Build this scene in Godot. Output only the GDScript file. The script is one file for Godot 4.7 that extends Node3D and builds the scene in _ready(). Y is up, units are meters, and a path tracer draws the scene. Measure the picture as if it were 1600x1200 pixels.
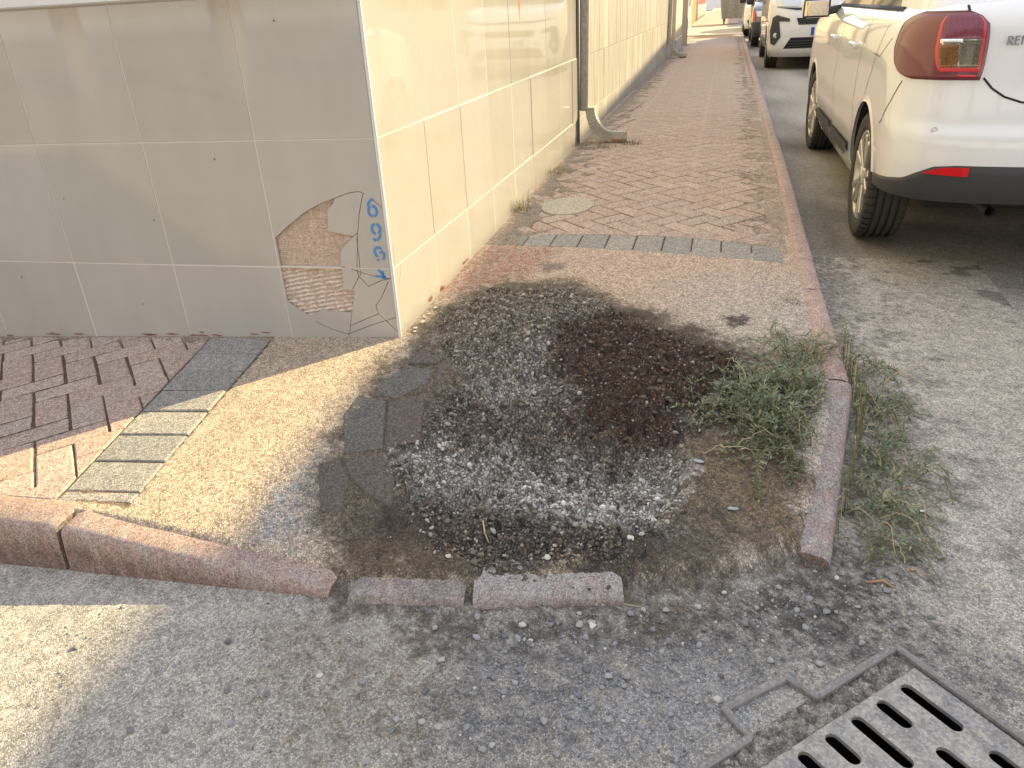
extends Node3D
# A worn pavement corner beside a tiled building, parked cars along the kerb.

var rng := RandomNumberGenerator.new()
var M := {}
var F := {}            # mask fields of the ground, sampled on a grid
var nz := FastNoiseLite.new()
var nf := FastNoiseLite.new()
const SUN_AZ := Vector3(0.612, 0.5, -0.612)

# outlines measured in metres: ground outlines are x, z pairs; wall outlines are along-wall, height pairs
const L := {
	"core": [0.080, -0.239, 0.192, -0.500, 0.568, -0.563, 0.869, -0.241, 1.226, 0.011, 1.187, 0.362, 1.058, 0.543, 1.090, 0.731, 1.051, 0.903, 0.940, 1.008, 0.585, 1.092, 0.397, 0.941, 0.291, 0.802, 0.282, 0.526, 0.323, 0.263, 0.157, 0.055],
	"ring": [0.052, 0.041, 0.061, -0.375, 0.216, -0.619, 0.552, -0.654, 0.877, -0.401, 1.258, -0.069, 1.378, 0.333, 1.392, 0.633, 1.349, 0.853, 1.150, 1.045, 0.670, 1.174, 0.369, 1.214, 0.201, 1.100, 0.096, 0.873, 0.036, 0.532],
	"soil": [0.600, -0.118, 0.762, -0.322, 1.015, -0.172, 1.226, 0.011, 1.196, 0.360, 1.041, 0.546, 0.877, 0.539, 0.692, 0.358],
	"pale": [0.339, 0.738, 0.516, 0.623, 0.778, 0.614, 1.041, 0.546, 1.082, 0.782, 0.987, 0.880, 0.760, 0.882, 0.474, 0.853],
	"pale2": [0.386, 0.321, 0.575, -0.003, 0.663, 0.091, 0.612, 0.370, 0.455, 0.411],
	"white": [0.745, 0.810, 0.902, 0.721, 1.006, 0.744, 0.983, 0.846, 0.826, 0.883],
	"dark": [0.293, 0.375, 0.745, 0.425, 0.967, 0.526, 0.893, 0.655, 0.597, 0.641, 0.365, 0.644],
	"rim": [0.329, 0.952, 0.531, 0.919, 0.774, 0.949, 1.023, 0.930, 1.017, 1.029, 0.649, 1.092, 0.416, 1.079],
	"tan": [1.076, 0.541, 1.266, 0.513, 1.389, 0.684, 1.335, 0.834, 1.107, 0.802],
	"brown": [0.311, 1.075, 0.591, 1.003, 0.601, 1.090, 0.486, 1.182, 0.365, 1.204],
	"red": [0.007, -0.369, -0.069, -0.952, 0.115, -1.108, 0.371, -1.129, 0.339, -0.713, 0.092, -0.451],
	"roaddark": [0.374, 1.224, 0.670, 1.174, 1.150, 1.045, 1.364, 0.872, 1.475, 0.822, 1.605, 0.890, 1.541, 1.103, 1.220, 1.169, 0.612, 1.277],
	"roadpale": [1.033, 1.313, 1.219, 1.240, 1.230, 1.365, 1.142, 1.494, 0.976, 1.531],
	"roadbrown": [0.181, 1.298, 0.441, 1.231, 0.627, 1.400, 0.673, 1.598, 0.467, 1.643, 0.317, 1.499],
	"asphaltdark": [0.593, 1.221, 1.555, 1.024, 1.765, 1.142, 1.718, 1.301, 1.513, 1.127, 1.195, 1.357, 1.153, 1.492, 0.662, 1.600],
	"efflor": [0.016, 0.922, 0.039, 0.738, 0.180, 0.984, 0.212, 1.121, 0.053, 1.119],
	"blackspot": [1.170, -0.340, 1.251, -0.368, 1.266, -0.291, 1.194, -0.241],
	"pit": [0.348, -0.870, 0.448, -0.897, 0.471, -0.811, 0.387, -0.760],
	"worn0": [0.031, 0.561, 0.029, 0.445, 0.135, 0.464, 0.223, 0.700, 0.121, 0.749],
	"worn1": [0.079, 0.424, 0.077, 0.350, 0.119, 0.226, 0.223, 0.256, 0.225, 0.348, 0.166, 0.450],
	"worn2": [0.153, 0.487, 0.171, 0.464, 0.238, 0.412, 0.257, 0.436, 0.319, 0.648, 0.226, 0.707],
	"worn3": [0.125, 0.772, 0.228, 0.720, 0.309, 0.824, 0.346, 0.938, 0.260, 0.895, 0.187, 0.848],
	"worn4": [0.237, 0.265, 0.227, 0.175, 0.291, 0.068, 0.338, 0.183, 0.318, 0.253, 0.254, 0.344],
	"worn5": [0.115, 0.215, 0.117, 0.117, 0.203, 0.041, 0.247, 0.104, 0.214, 0.200],
	"worn6": [0.069, 0.810, 0.115, 0.772, 0.183, 0.849, 0.219, 0.975, 0.166, 0.988],
	"hole1": [-0.443, 0.377, -0.377, 0.426, -0.303, 0.475, -0.240, 0.504, -0.180, 0.524, -0.195, 0.499, -0.218, 0.482, -0.228, 0.404, -0.200, 0.398, -0.132, 0.387, -0.169, 0.353, -0.192, 0.331, -0.199, 0.269, -0.199, 0.212, -0.209, 0.186, -0.158, 0.179, -0.167, 0.148, -0.181, 0.093, -0.251, 0.092, -0.304, 0.100, -0.363, 0.071, -0.443, 0.126, -0.444, 0.205, -0.443, 0.296],
	"hole2": [-0.075, 0.540, -0.048, 0.579, -0.021, 0.599, -0.016, 0.559, -0.064, 0.529],
	"crack0": [-0.186, 0.521, -0.127, 0.540, -0.089, 0.545, -0.069, 0.537],
	"crack1": [-0.075, 0.537, -0.100, 0.464, -0.114, 0.399, -0.139, 0.381],
	"crack2": [-0.113, 0.405, -0.127, 0.326, -0.138, 0.261, -0.134, 0.235],
	"crack3": [-0.122, 0.381, -0.123, 0.301, -0.127, 0.239],
	"crack4": [-0.134, 0.235, -0.102, 0.198, -0.047, 0.223, -0.001, 0.232],
	"crack5": [-0.132, 0.239, -0.170, 0.180],
	"crack6": [-0.135, 0.231, -0.068, 0.134],
	"crack7": [-0.166, 0.154, -0.198, 0.040, -0.211, -0.015],
	"crack8": [-0.022, 0.219, -0.056, 0.157, -0.083, 0.123, -0.076, 0.092, -0.200, 0.039],
	"crack9": [-0.076, 0.092, 0.001, 0.008],
	"crack10": [-0.214, 0.004, -0.117, 0.043, 0.007, 0.085],
	"crack11": [-0.339, 0.052, -0.283, 0.023, -0.211, 0.003],
	"crack12": [-0.081, 0.522, -0.093, 0.482, -0.100, 0.464],
	"crack13": [-0.044, 0.520, -0.006, 0.482],
	"crack14": [-0.201, 0.275, -0.083, 0.240, -0.008, 0.229],
	"rhole": [-0.019, 0.519, -0.052, 0.484, -0.082, 0.444, -0.104, 0.362, -0.067, 0.357, -0.029, 0.353, -0.022, 0.400, -0.015, 0.461],
	"rcrack0": [-0.029, 0.353, -0.024, 0.265],
	"rcrack1": [-0.084, 0.265, -0.048, 0.200],
	"band_near": [0.080, -1.116, 0.371, -1.129, 0.896, -1.074, 1.422, -0.977],
	"band_far": [0.068, -1.286, 0.333, -1.316, 0.594, -1.334, 0.876, -1.333, 1.020, -1.312, 1.166, -1.272, 1.295, -1.232, 1.425, -1.194],
	"lband": [-0.792, 0.079, -0.526, 0.066, -0.339, 1.083, -0.558, 1.111],
}

func _ready() -> void:
	rng.seed = 77
	set_camera_and_light()
	nz.noise_type = FastNoiseLite.TYPE_SIMPLEX_SMOOTH
	nz.seed = 5
	nz.frequency = 1.0
	nz.fractal_octaves = 4
	nf.noise_type = FastNoiseLite.TYPE_SIMPLEX
	nf.seed = 9
	nf.frequency = 1.0
	nf.fractal_octaves = 2
	make_materials()
	make_fields()
	build_ground()
	build_bricks()
	build_kerbs()
	build_tiled_building()
	build_neighbours()
	build_opposite()
	build_cars()
	build_container()
	build_pipes()
	build_grate()
	build_plants()
	build_stones()
	build_litter()

func set_camera_and_light() -> void:
	var cam := Camera3D.new()
	cam.name = "camera"
	cam.fov = 53.94
	cam.near = 0.05
	cam.far = 400.0
	add_child(cam)
	cam.position = Vector3(1.115, 1.0874, 2.4235)
	cam.rotation_order = EULER_ORDER_YXZ
	cam.rotation_degrees = Vector3(-26.417, 15.884, -3.098)
	cam.current = true
	var sky_mat := ProceduralSkyMaterial.new()
	sky_mat.sky_top_color = Color(0.68, 0.70, 0.75)
	sky_mat.sky_horizon_color = Color(0.98, 0.92, 0.84)
	sky_mat.sky_curve = 0.16
	sky_mat.ground_bottom_color = Color(0.34, 0.31, 0.27)
	sky_mat.ground_horizon_color = Color(0.62, 0.60, 0.56)
	sky_mat.sun_angle_max = 0.0
	sky_mat.energy_multiplier = 1.18
	var sky := Sky.new()
	sky.sky_material = sky_mat
	var env := Environment.new()
	env.background_mode = Environment.BG_SKY
	env.sky = sky
	env.background_energy_multiplier = 1.0
	env.tonemap_mode = Environment.TONE_MAPPER_LINEAR
	env.tonemap_exposure = 2.45
	env.sdfgi_enabled = true
	env.ssao_enabled = true
	env.ssil_enabled = true
	var we := WorldEnvironment.new()
	we.name = "world_environment"
	we.environment = env
	add_child(we)
	var sun := DirectionalLight3D.new()
	sun.name = "sun"
	sun.light_energy = 1.42
	sun.light_color = Color(1.0, 0.91, 0.69)
	sun.light_angular_distance = 0.45
	sun.shadow_enabled = true
	add_child(sun)
	sun.look_at_from_position(SUN_AZ * 20.0, Vector3.ZERO, Vector3.UP)

# ---------------------------------------------------------------- helpers

class B:
	var st := SurfaceTool.new()
	var n := 0
	func _init(smooth := false) -> void:
		st.begin(Mesh.PRIMITIVE_TRIANGLES)
		st.set_smooth_group(0 if smooth else -1)
	func tri(a: Vector3, b: Vector3, c: Vector3) -> void:
		st.add_vertex(a)
		st.add_vertex(b)
		st.add_vertex(c)
		n += 1
	func tri_n(a: Vector3, b: Vector3, c: Vector3, d: Vector3) -> void:   # faces towards d
		if (c - a).cross(b - a).dot(d) < 0.0:
			tri(a, c, b)
		else:
			tri(a, b, c)
	func quad_n(a: Vector3, b: Vector3, c: Vector3, d: Vector3, o: Vector3) -> void:
		if (c - a).cross(b - a).dot(o) < 0.0:
			tri(a, d, c)
			tri(a, c, b)
		else:
			tri(a, b, c)
			tri(a, c, d)
	func quad(a: Vector3, b: Vector3, c: Vector3, d: Vector3) -> void:
		tri(a, b, c)
		tri(a, c, d)
	func box(t: Transform3D, s: Vector3, bev := 0.0) -> void:      # chamfered box centred on t
		var h := s * 0.5
		var bb: float = min(bev, min(h.x, min(h.y, h.z)) * 0.9)
		var i := h - Vector3.ONE * bb
		for ax in 3:
			var u := (ax + 1) % 3
			var w := (ax + 2) % 3
			for sg in [-1.0, 1.0]:
				var p := []
				for q in [[-1, -1], [1, -1], [1, 1], [-1, 1]]:
					var v := Vector3.ZERO
					v[ax] = h[ax] * sg
					v[u] = i[u] * q[0]
					v[w] = i[w] * q[1]
					p.append(t * v)
				var nn := Vector3.ZERO
				nn[ax] = sg
				quad_n(p[0], p[1], p[2], p[3], t.basis * nn)
		if bb <= 0.0:
			return
		for ax in 3:
			var u := (ax + 1) % 3
			var w := (ax + 2) % 3
			for su in [-1.0, 1.0]:
				for sw in [-1.0, 1.0]:
					var p := []
					for q in [[-1, 0], [1, 0], [1, 1], [-1, 1]]:
						var v := Vector3.ZERO
						v[ax] = i[ax] * q[0]
						v[u] = (h[u] if q[1] == 0 else i[u]) * su
						v[w] = (i[w] if q[1] == 0 else h[w]) * sw
						p.append(t * v)
					var nn := Vector3.ZERO
					nn[u] = su
					nn[w] = sw
					quad_n(p[0], p[1], p[2], p[3], t.basis * nn)
		for sx in [-1.0, 1.0]:
			for sy in [-1.0, 1.0]:
				for sz in [-1.0, 1.0]:
					var d := Vector3(sx, sy, sz)
					tri_n(t * (Vector3(h.x, i.y, i.z) * d), t * (Vector3(i.x, h.y, i.z) * d), t * (Vector3(i.x, i.y, h.z) * d), t.basis * d)
	func slab(poly: PackedVector2Array, t: Transform3D, depth: float, bev := 0.0) -> void:   # polygon in t's x,y plane, front face at z = 0, body behind
		var pl := poly
		if Geometry2D.is_polygon_clockwise(pl):
			pl = pl.duplicate()
			pl.reverse()
		var fp := pl
		if bev > 0.0:
			var o := Geometry2D.offset_polygon(pl, -bev)
			if o.size() == 1 and o[0].size() == pl.size():
				fp = o[0]
				# keep the pairing of corners
				var best := 0
				var bd := 1e9
				for k in fp.size():
					var dd := fp[k].distance_squared_to(pl[0])
					if dd < bd:
						bd = dd
						best = k
				var r := PackedVector2Array()
				for k in fp.size():
					r.append(fp[(best + k) % fp.size()])
				fp = r
			else:
				bev = 0.0
		var idx := Geometry2D.triangulate_polygon(fp)
		var nn := t.basis.z
		for k in range(0, idx.size(), 3):
			var a := fp[idx[k]]
			var b := fp[idx[k + 1]]
			var c := fp[idx[k + 2]]
			tri_n(t * Vector3(a.x, a.y, 0), t * Vector3(b.x, b.y, 0), t * Vector3(c.x, c.y, 0), nn)
		var m := pl.size()
		for k in m:
			var a := pl[k]
			var b := pl[(k + 1) % m]
			var o2 := Vector3((b - a).y, -(b - a).x, 0)
			var on := t.basis * o2
			quad_n(t * Vector3(a.x, a.y, -bev), t * Vector3(b.x, b.y, -bev), t * Vector3(b.x, b.y, -depth), t * Vector3(a.x, a.y, -depth), on)
			if bev > 0.0:
				var c := fp[k]
				var d := fp[(k + 1) % m]
				quad_n(t * Vector3(a.x, a.y, -bev), t * Vector3(b.x, b.y, -bev), t * Vector3(d.x, d.y, 0), t * Vector3(c.x, c.y, 0), on.normalized() + nn)
	func tube(p: PackedVector3Array, r: PackedFloat32Array, k: int, capped := true) -> void:
		var rings := []
		var side := Vector3.UP
		for j in p.size():
			var d := (p[min(j + 1, p.size() - 1)] - p[max(j - 1, 0)]).normalized()
			if abs(d.dot(side)) > 0.95:
				side = Vector3(0.9, 0.1, 0.4)
			var u := d.cross(side).normalized()
			var w := u.cross(d).normalized()
			side = w
			var ring := []
			for q in k:
				var an := TAU * q / k
				ring.append(p[j] + (u * cos(an) + w * sin(an)) * r[min(j, r.size() - 1)])
			rings.append(ring)
		for j in p.size() - 1:
			for q in k:
				var q2 := (q + 1) % k
				var o: Vector3 = (rings[j][q] + rings[j][q2]) * 0.5 - p[j]
				quad_n(rings[j][q], rings[j][q2], rings[j + 1][q2], rings[j + 1][q], o)
		if capped:
			for e in [0, p.size() - 1]:
				var o: Vector3 = p[e] - p[1 if e == 0 else e - 1]
				for q in k:
					tri_n(p[e], rings[e][q], rings[e][(q + 1) % k], o)
	func lathe(prof: PackedVector2Array, t: Transform3D, k: int) -> void:   # profile: x along the axis (t's x), y radius
		for j in prof.size() - 1:
			var a := prof[j]
			var b := prof[j + 1]
			var dn := Vector2(-(b - a).y, (b - a).x)
			for q in k:
				var a0 := TAU * q / k
				var a1 := TAU * (q + 1) / k
				var c0 := Vector3(0, cos(a0), sin(a0))
				var c1 := Vector3(0, cos(a1), sin(a1))
				var X := Vector3(1, 0, 0)
				quad_n(t * (X * a.x + c0 * a.y), t * (X * a.x + c1 * a.y), t * (X * b.x + c1 * b.y), t * (X * b.x + c0 * b.y), t.basis * (X * dn.x + (c0 + c1) * 0.5 * dn.y))
	func mesh() -> ArrayMesh:
		st.generate_normals()
		return st.commit()

func put(called: String, mesh: Mesh, m: Material, parent: Node = self) -> MeshInstance3D:
	var o := MeshInstance3D.new()
	o.name = called
	o.mesh = mesh
	o.material_override = m
	parent.add_child(o, true)
	return o

var taken := {}
func numbered(called: String) -> String:
	if not taken.has(called):
		taken[called] = 0
		return called
	taken[called] += 1
	return "%s_%03d" % [called, taken[called]]

func tag(o: Node, label: String, category: String, group := "") -> Node:
	o.set_meta("label", label)
	o.set_meta("category", category)
	if group != "":
		o.set_meta("group", group)
	return o

func thing(called: String, label: String, category: String, at := Vector3.ZERO, turn := 0.0, group := "") -> Node3D:
	var o := Node3D.new()
	o.name = numbered(called)
	add_child(o)
	o.position = at
	o.rotation.y = turn
	tag(o, label, category, group)
	return o

func setting(called: String) -> Node3D:
	var o := Node3D.new()
	o.name = called
	add_child(o)
	o.set_meta("kind", "structure")
	return o

func lin(r: float, g: float, b: float) -> Color:
	return Color(r, g, b).linear_to_srgb()

func mat(c: Color, rough: float, metal := 0.0) -> StandardMaterial3D:
	var m := StandardMaterial3D.new()
	m.albedo_color = c.linear_to_srgb()
	m.roughness = rough
	m.metallic = metal
	return m

func tri_tex(m: StandardMaterial3D, t: Texture2D, metres: float, bump: Texture2D = null, relief := 0.0) -> StandardMaterial3D:
	m.albedo_texture = t
	m.uv1_triplanar = true
	m.uv1_world_triplanar = true
	m.uv1_scale = Vector3.ONE / metres
	if bump:
		m.heightmap_enabled = true
		m.heightmap_texture = bump
		m.heightmap_scale = relief
	return m

func ss(a: float, b: float, x: float) -> float:
	return smoothstep(a, b, x)

func v2s(key: String) -> PackedVector2Array:
	var r := PackedVector2Array()
	var s: Array = L[key]
	for k in range(0, s.size(), 2):
		r.append(Vector2(s[k], s[k + 1]))
	return r

# grain: a field of touching stones of random tone with dark joints, and its relief
func grain(size: int, cell: float, sd: int, lo: float, hi: float, joint: float, tint: float) -> Array:
	var c := FastNoiseLite.new()
	c.noise_type = FastNoiseLite.TYPE_CELLULAR
	c.seed = sd
	c.frequency = 1.0 / cell
	c.fractal_type = FastNoiseLite.FRACTAL_NONE
	c.cellular_return_type = FastNoiseLite.RETURN_CELL_VALUE
	var a := c.get_seamless_image(size, size, false, false, 0.08, true)
	c.cellular_return_type = FastNoiseLite.RETURN_DISTANCE2_SUB
	var d := c.get_seamless_image(size, size, false, false, 0.08, true)
	var s := FastNoiseLite.new()
	s.noise_type = FastNoiseLite.TYPE_SIMPLEX
	s.seed = sd + 3
	s.frequency = 0.35
	s.fractal_octaves = 2
	var f := s.get_seamless_image(size, size, false, false, 0.08, true)
	s.frequency = 0.012
	s.fractal_octaves = 4
	var w := s.get_seamless_image(size, size, false, false, 0.08, true)
	for im in [a, d, f, w]:
		im.convert(Image.FORMAT_L8)
	var da: PackedByteArray = a.get_data()
	var dd: PackedByteArray = d.get_data()
	var df: PackedByteArray = f.get_data()
	var dw: PackedByteArray = w.get_data()
	var n := size * size
	var mx := 1
	for k in range(0, n, 7):
		mx = max(mx, dd[k])
	var col := PackedByteArray()
	col.resize(n * 3)
	var hei := PackedByteArray()
	hei.resize(n)
	for k in n:
		var v := da[k] / 255.0
		var e: float = clamp(dd[k] / (mx * 0.35), 0.0, 1.0)
		e = e * e * (3.0 - 2.0 * e)
		var t: float = lerp(lo, hi, v) * lerp(joint, 1.0, e) * (0.8 + 0.4 * df[k] / 255.0) * (0.86 + 0.28 * dw[k] / 255.0)
		var hue := (fmod(v * 7.31, 1.0) - 0.5) * tint
		col[k * 3] = int(clamp(pow(clamp(t * (1.0 + hue), 0, 1), 0.4545) * 255.0, 0, 255))
		col[k * 3 + 1] = int(clamp(pow(clamp(t, 0, 1), 0.4545) * 255.0, 0, 255))
		col[k * 3 + 2] = int(clamp(pow(clamp(t * (1.0 - hue), 0, 1), 0.4545) * 255.0, 0, 255))
		hei[k] = int(clamp((0.25 + 0.5 * v) * e * 200.0 + df[k] * 0.18, 0, 255))
	var ci := Image.create_from_data(size, size, false, Image.FORMAT_RGB8, col)
	var hi2 := Image.create_from_data(size, size, false, Image.FORMAT_L8, hei)
	return [ImageTexture.create_from_image(ci), ImageTexture.create_from_image(hi2)]

# cloudy: soft blotches and streaks
func cloudy(size: int, freq: float, sd: int, lo: float, hi: float, stretch := 1.0) -> Texture2D:
	var s := FastNoiseLite.new()
	s.noise_type = FastNoiseLite.TYPE_SIMPLEX_SMOOTH
	s.seed = sd
	s.frequency = freq
	s.fractal_octaves = 5
	var im := s.get_seamless_image(size, int(size * stretch), false, false, 0.12, true)
	if stretch != 1.0:
		im.resize(size, size)
	im.convert(Image.FORMAT_L8)
	var d: PackedByteArray = im.get_data()
	for k in d.size():
		d[k] = int(pow(lerp(lo, hi, d[k] / 255.0), 0.4545) * 255.0)
	return ImageTexture.create_from_image(Image.create_from_data(size, size, false, Image.FORMAT_L8, d))

func make_materials() -> void:
	var g_fine := grain(1024, 7.5, 11, 0.42, 1.0, 0.40, 0.10)
	var g_mid := grain(1024, 5.2, 23, 0.42, 1.0, 0.5, 0.06)
	var g_coarse := grain(768, 13.0, 31, 0.3, 1.0, 0.3, 0.12)
	M.pave = tri_tex(mat(Color(1, 1, 1), 0.92), g_fine[0], 0.80, g_fine[1], 0.26)
	M.asphalt = tri_tex(mat(Color(1, 1, 1), 0.88), g_mid[0], 0.85, g_mid[1], 0.22)
	M.rubble = tri_tex(mat(Color(1, 1, 1), 0.97), g_coarse[0], 0.55, g_coarse[1], 0.5)
	for k in ["pave", "asphalt", "rubble"]:
		M[k].vertex_color_use_as_albedo = true
		M[k].uv1_triplanar = false
	M.brick = []
	for c in [Color(.86, .67, .545), Color(.82, .64, .525), Color(.90, .71, .58), Color(.82, .65, .545), Color(.86, .64, .51)]:
		M.brick.append(tri_tex(mat(c, 0.92), g_fine[0], 0.62, g_fine[1], 0.14))
	M.brick_grey = []
	for c in [Color(.58, .545, .49), Color(.54, .51, .465), Color(.63, .585, .52)]:
		M.brick_grey.append(tri_tex(mat(c, 0.92), g_fine[0], 0.62, g_fine[1], 0.14))
	M.kerb = tri_tex(mat(Color(1, 1, 1), 0.9), g_fine[0], 0.5, g_fine[1], 0.08)
	M.kerb.vertex_color_use_as_albedo = true
	M.worn = tri_tex(mat(Color(.26, .245, .215), 0.93), g_fine[0], 0.62, g_fine[1], 0.12)
	M.worn_red = tri_tex(mat(Color(.24, .195, .165), 0.93), g_fine[0], 0.62, g_fine[1], 0.12)
	M.screed = tri_tex(mat(Color(.86, .78, .63), 0.9), g_fine[0], 0.5, g_fine[1], 0.06)
	M.stone = mat(Color(1, 1, 1), 0.9)
	M.stone.vertex_color_use_as_albedo = true
	var smear := cloudy(512, 0.012, 41, 0.92, 1.0, 0.35)
	var fine := cloudy(512, 0.05, 43, 0.5, 1.0)
	M.tile = tri_tex(mat(Color(.45, .43, .398), 0.16), smear, 1.3)
	M.tile.roughness_texture = fine
	M.tile.roughness = 0.4
	M.tile.clearcoat_enabled = true
	M.tile.clearcoat = 1.0
	M.tile.clearcoat_roughness = 0.03

	M.tiles = []
	for k in 4:
		var tm: StandardMaterial3D = M.tile.duplicate()
		var tone: float = [1.0, .965, 1.025, .985][k]
		tm.albedo_color = Color(.45 * tone, .43 * tone, (.398 - .008 * (k % 2)) * tone).linear_to_srgb()
		M.tiles.append(tm)
	M.tile_edge = mat(Color(.16, .16, .11), 0.7)
	M.grout = mat(Color(.62, .58, .5), 0.95)
	var g_m := grain(512, 16.0, 53, 0.7, 1.0, 0.8, 0.05)
	M.mortar = tri_tex(mat(Color(.60, .47, .37), 0.95), g_m[0], 0.25, g_m[1], 0.15)
	M.mortar_pale = tri_tex(mat(Color(.66, .57, .50), 0.95), g_m[0], 0.4, g_m[1], 0.1)
	M.alu = mat(Color(.68, .69, .70), 0.35, 0.1)
	M.trim = mat(Color(.72, .71, .70), 0.4)
	M.trim_dark = mat(Color(.11, .11, .115), 0.5)
	M.blue_paint = mat(Color(.07, .27, .58), 0.8)
	M.rust = mat(Color(.36, .17, .09), 0.9)
	var streak := cloudy(512, 0.02, 47, 0.72, 1.0, 0.1)
	M.panel = tri_tex(mat(Color(.44, .425, .385), 0.4), streak, 1.1)
	M.panel_pale = tri_tex(mat(Color(.50, .485, .44), 0.45), streak, 1.1)
	M.pipe = tri_tex(mat(Color(.50, .46, .39), 0.5), cloudy(256, 0.03, 61, 0.6, 1.0), 0.3)
	M.pipe_dirty = tri_tex(mat(Color(.56, .52, .44), 0.75), cloudy(256, 0.05, 63, 0.45, 1.0), 0.22)
	M.pipe_rust = tri_tex(mat(Color(.38, .22, .14), 0.85), cloudy(256, 0.05, 67, 0.5, 1.0), 0.2)
	M.plaster = tri_tex(mat(Color(.70, .60, .44), 0.9), cloudy(256, 0.03, 71, 0.8, 1.0), 1.0)
	M.ochre = tri_tex(mat(Color(.36, .25, .12), 0.9), cloudy(256, 0.03, 72, 0.75, 1.0), 1.2)
	M.maroon = mat(Color(.25, .05, .05), 0.7)
	M.white = mat(Color(.76, .75, .72), 0.7)
	M.post = mat(Color(.30, .27, .26), 0.6)
	M.pane = mat(Color(.03, .035, .04), 0.08)
	M.paint = mat(Color(.75, .76, .755), 0.3)
	M.paint.clearcoat_enabled = true
	M.paint.clearcoat = 1.0
	M.paint.clearcoat_roughness = 0.03
	M.paint_grey = mat(Color(.10, .12, .15), 0.3)
	M.paint_grey.clearcoat_enabled = true
	M.paint_grey.clearcoat = 1.0
	M.paint_grey.clearcoat_roughness = 0.05
	M.plastic = tri_tex(mat(Color(.045, .047, .052), 0.55), cloudy(256, 0.08, 81, 0.75, 1.0), 0.4)
	M.gloss_black = mat(Color(.015, .015, .017), 0.2)
	M.seal = mat(Color(.012, .012, .012), 0.85)
	M.rubber = tri_tex(mat(Color(.055, .052, .048), 0.85), cloudy(256, 0.06, 83, 0.6, 1.0), 0.3)
	M.rim = mat(Color(.55, .53, .49), 0.32, 0.7)
	M.chrome = mat(Color(.8, .8, .8), 0.12, 1.0)
	M.badge = mat(Color(.22, .24, .28), 0.3, 0.6)
	M.mirror = mat(Color(.85, .87, .9), 0.02, 1.0)
	M.glass_dark = mat(Color(.02, .025, .03), 0.04)
	M.lens_dark = mat(Color(.13, .005, .012), 0.12)
	M.lens_dark.clearcoat_enabled = true
	M.lens_dark.clearcoat = 1.0
	M.lens_red = mat(Color(.62, .008, .02), 0.1)
	M.lens_red.clearcoat_enabled = true
	M.lens_red.clearcoat = 1.0
	var gl := grain(256, 9.0, 91, 0.35, 1.0, 0.3, 0.3)
	M.lens_violet = tri_tex(mat(Color(.42, .10, .16), 0.12), gl[0], 0.05)
	M.lens_clear = tri_tex(mat(Color(.42, .37, .28), 0.1, 0.5), gl[0], 0.06)
	M.lens_amber = tri_tex(mat(Color(.50, .24, .10), 0.12, 0.3), gl[0], 0.05)
	M.orange = mat(Color(.65, .10, .01), 0.15)
	M.lamp = mat(Color(.6, .6, .58), 0.08, 0.5)
	M.reflector = mat(Color(.62, .01, .015), 0.18)
	M.plate_white = mat(Color(.78, .78, .76), 0.4)
	M.plate_blue = mat(Color(.02, .08, .42), 0.4)
	M.ink = mat(Color(.01, .01, .01), 0.6)
	M.zinc = tri_tex(mat(Color(.36, .36, .32), 0.55, 0.3), cloudy(256, 0.03, 93, 0.6, 1.0), 0.9)
	var iron := grain(512, 10.0, 97, 0.6, 1.0, 0.85, 0.12)
	M.iron = tri_tex(mat(Color(1, 1, 1), 0.62, 0.25), iron[0], 0.25, iron[1], 0.05)
	M.iron.vertex_color_use_as_albedo = true
	M.iron_dark = tri_tex(mat(Color(.33, .315, .305), 0.6, 0.2), iron[0], 0.25, iron[1], 0.05)
	M.lug = mat(Color(.38, .31, .25), 0.8)
	M.scrap = mat(Color(.24, .11, .085), 0.9)
	M.void = mat(Color(.015, .015, .018), 0.95)
	M.leaf = mat(Color(1, 1, 1), 0.6)
	M.leaf.vertex_color_use_as_albedo = true
	M.leaf.backlight_enabled = true
	M.leaf.backlight = Color(0.35, 0.4, 0.2)
	M.stem = mat(Color(.17, .15, .07), 0.8)
	M.straw = mat(Color(.50, .40, .24), 0.85)
	M.twig = mat(Color(.46, .38, .28), 0.85)
	M.wood = mat(Color(.40, .24, .12), 0.8)
	M.shard = mat(Color(.30, .36, .38), 0.15)
	M.cream_bit = mat(Color(.62, .55, .43), 0.7)
	M.dry = mat(Color(1, 1, 1), 0.85)
	M.dry.vertex_color_use_as_albedo = true
	M.facade = tri_tex(mat(Color(.55, .50, .43), 0.9), cloudy(256, 0.03, 99, 0.8, 1.0), 2.0)
	M.roof = mat(Color(.28, .10, .06), 0.9)

# ---------------------------------------------------------------- the lie of the land

func pave_h(x: float, z: float) -> float:
	var ramp := 0.075 * ss(-0.5, 0.35, x) * ss(0.2, 1.3, z)
	return 0.04 * clampf(x, -2.5, 0.0) - 0.02 * clampf(z, 0.0, 1.4) + 0.027 * clampf(-z, 0.0, 2.9) - ramp

func road_h(x: float, z: float) -> float:
	var r := -0.13 + 0.06 * clampf(x - 0.3, -1.6, 0.0)
	return r + 0.075 * (1.0 - ss(-2.5, 1.2, z)) * ss(1.0, 1.5, x)

var KL := PackedVector2Array([Vector2(-40, 1.26), Vector2(-.55, 1.165), Vector2(.34, 1.175), Vector2(.64, 1.15), Vector2(.95, 1.07), Vector2(1.2, .98), Vector2(1.37, .88), Vector2(1.435, .64), Vector2(1.5, .35), Vector2(1.52, .12), Vector2(1.515, -.69), Vector2(1.515, -60)])

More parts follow.
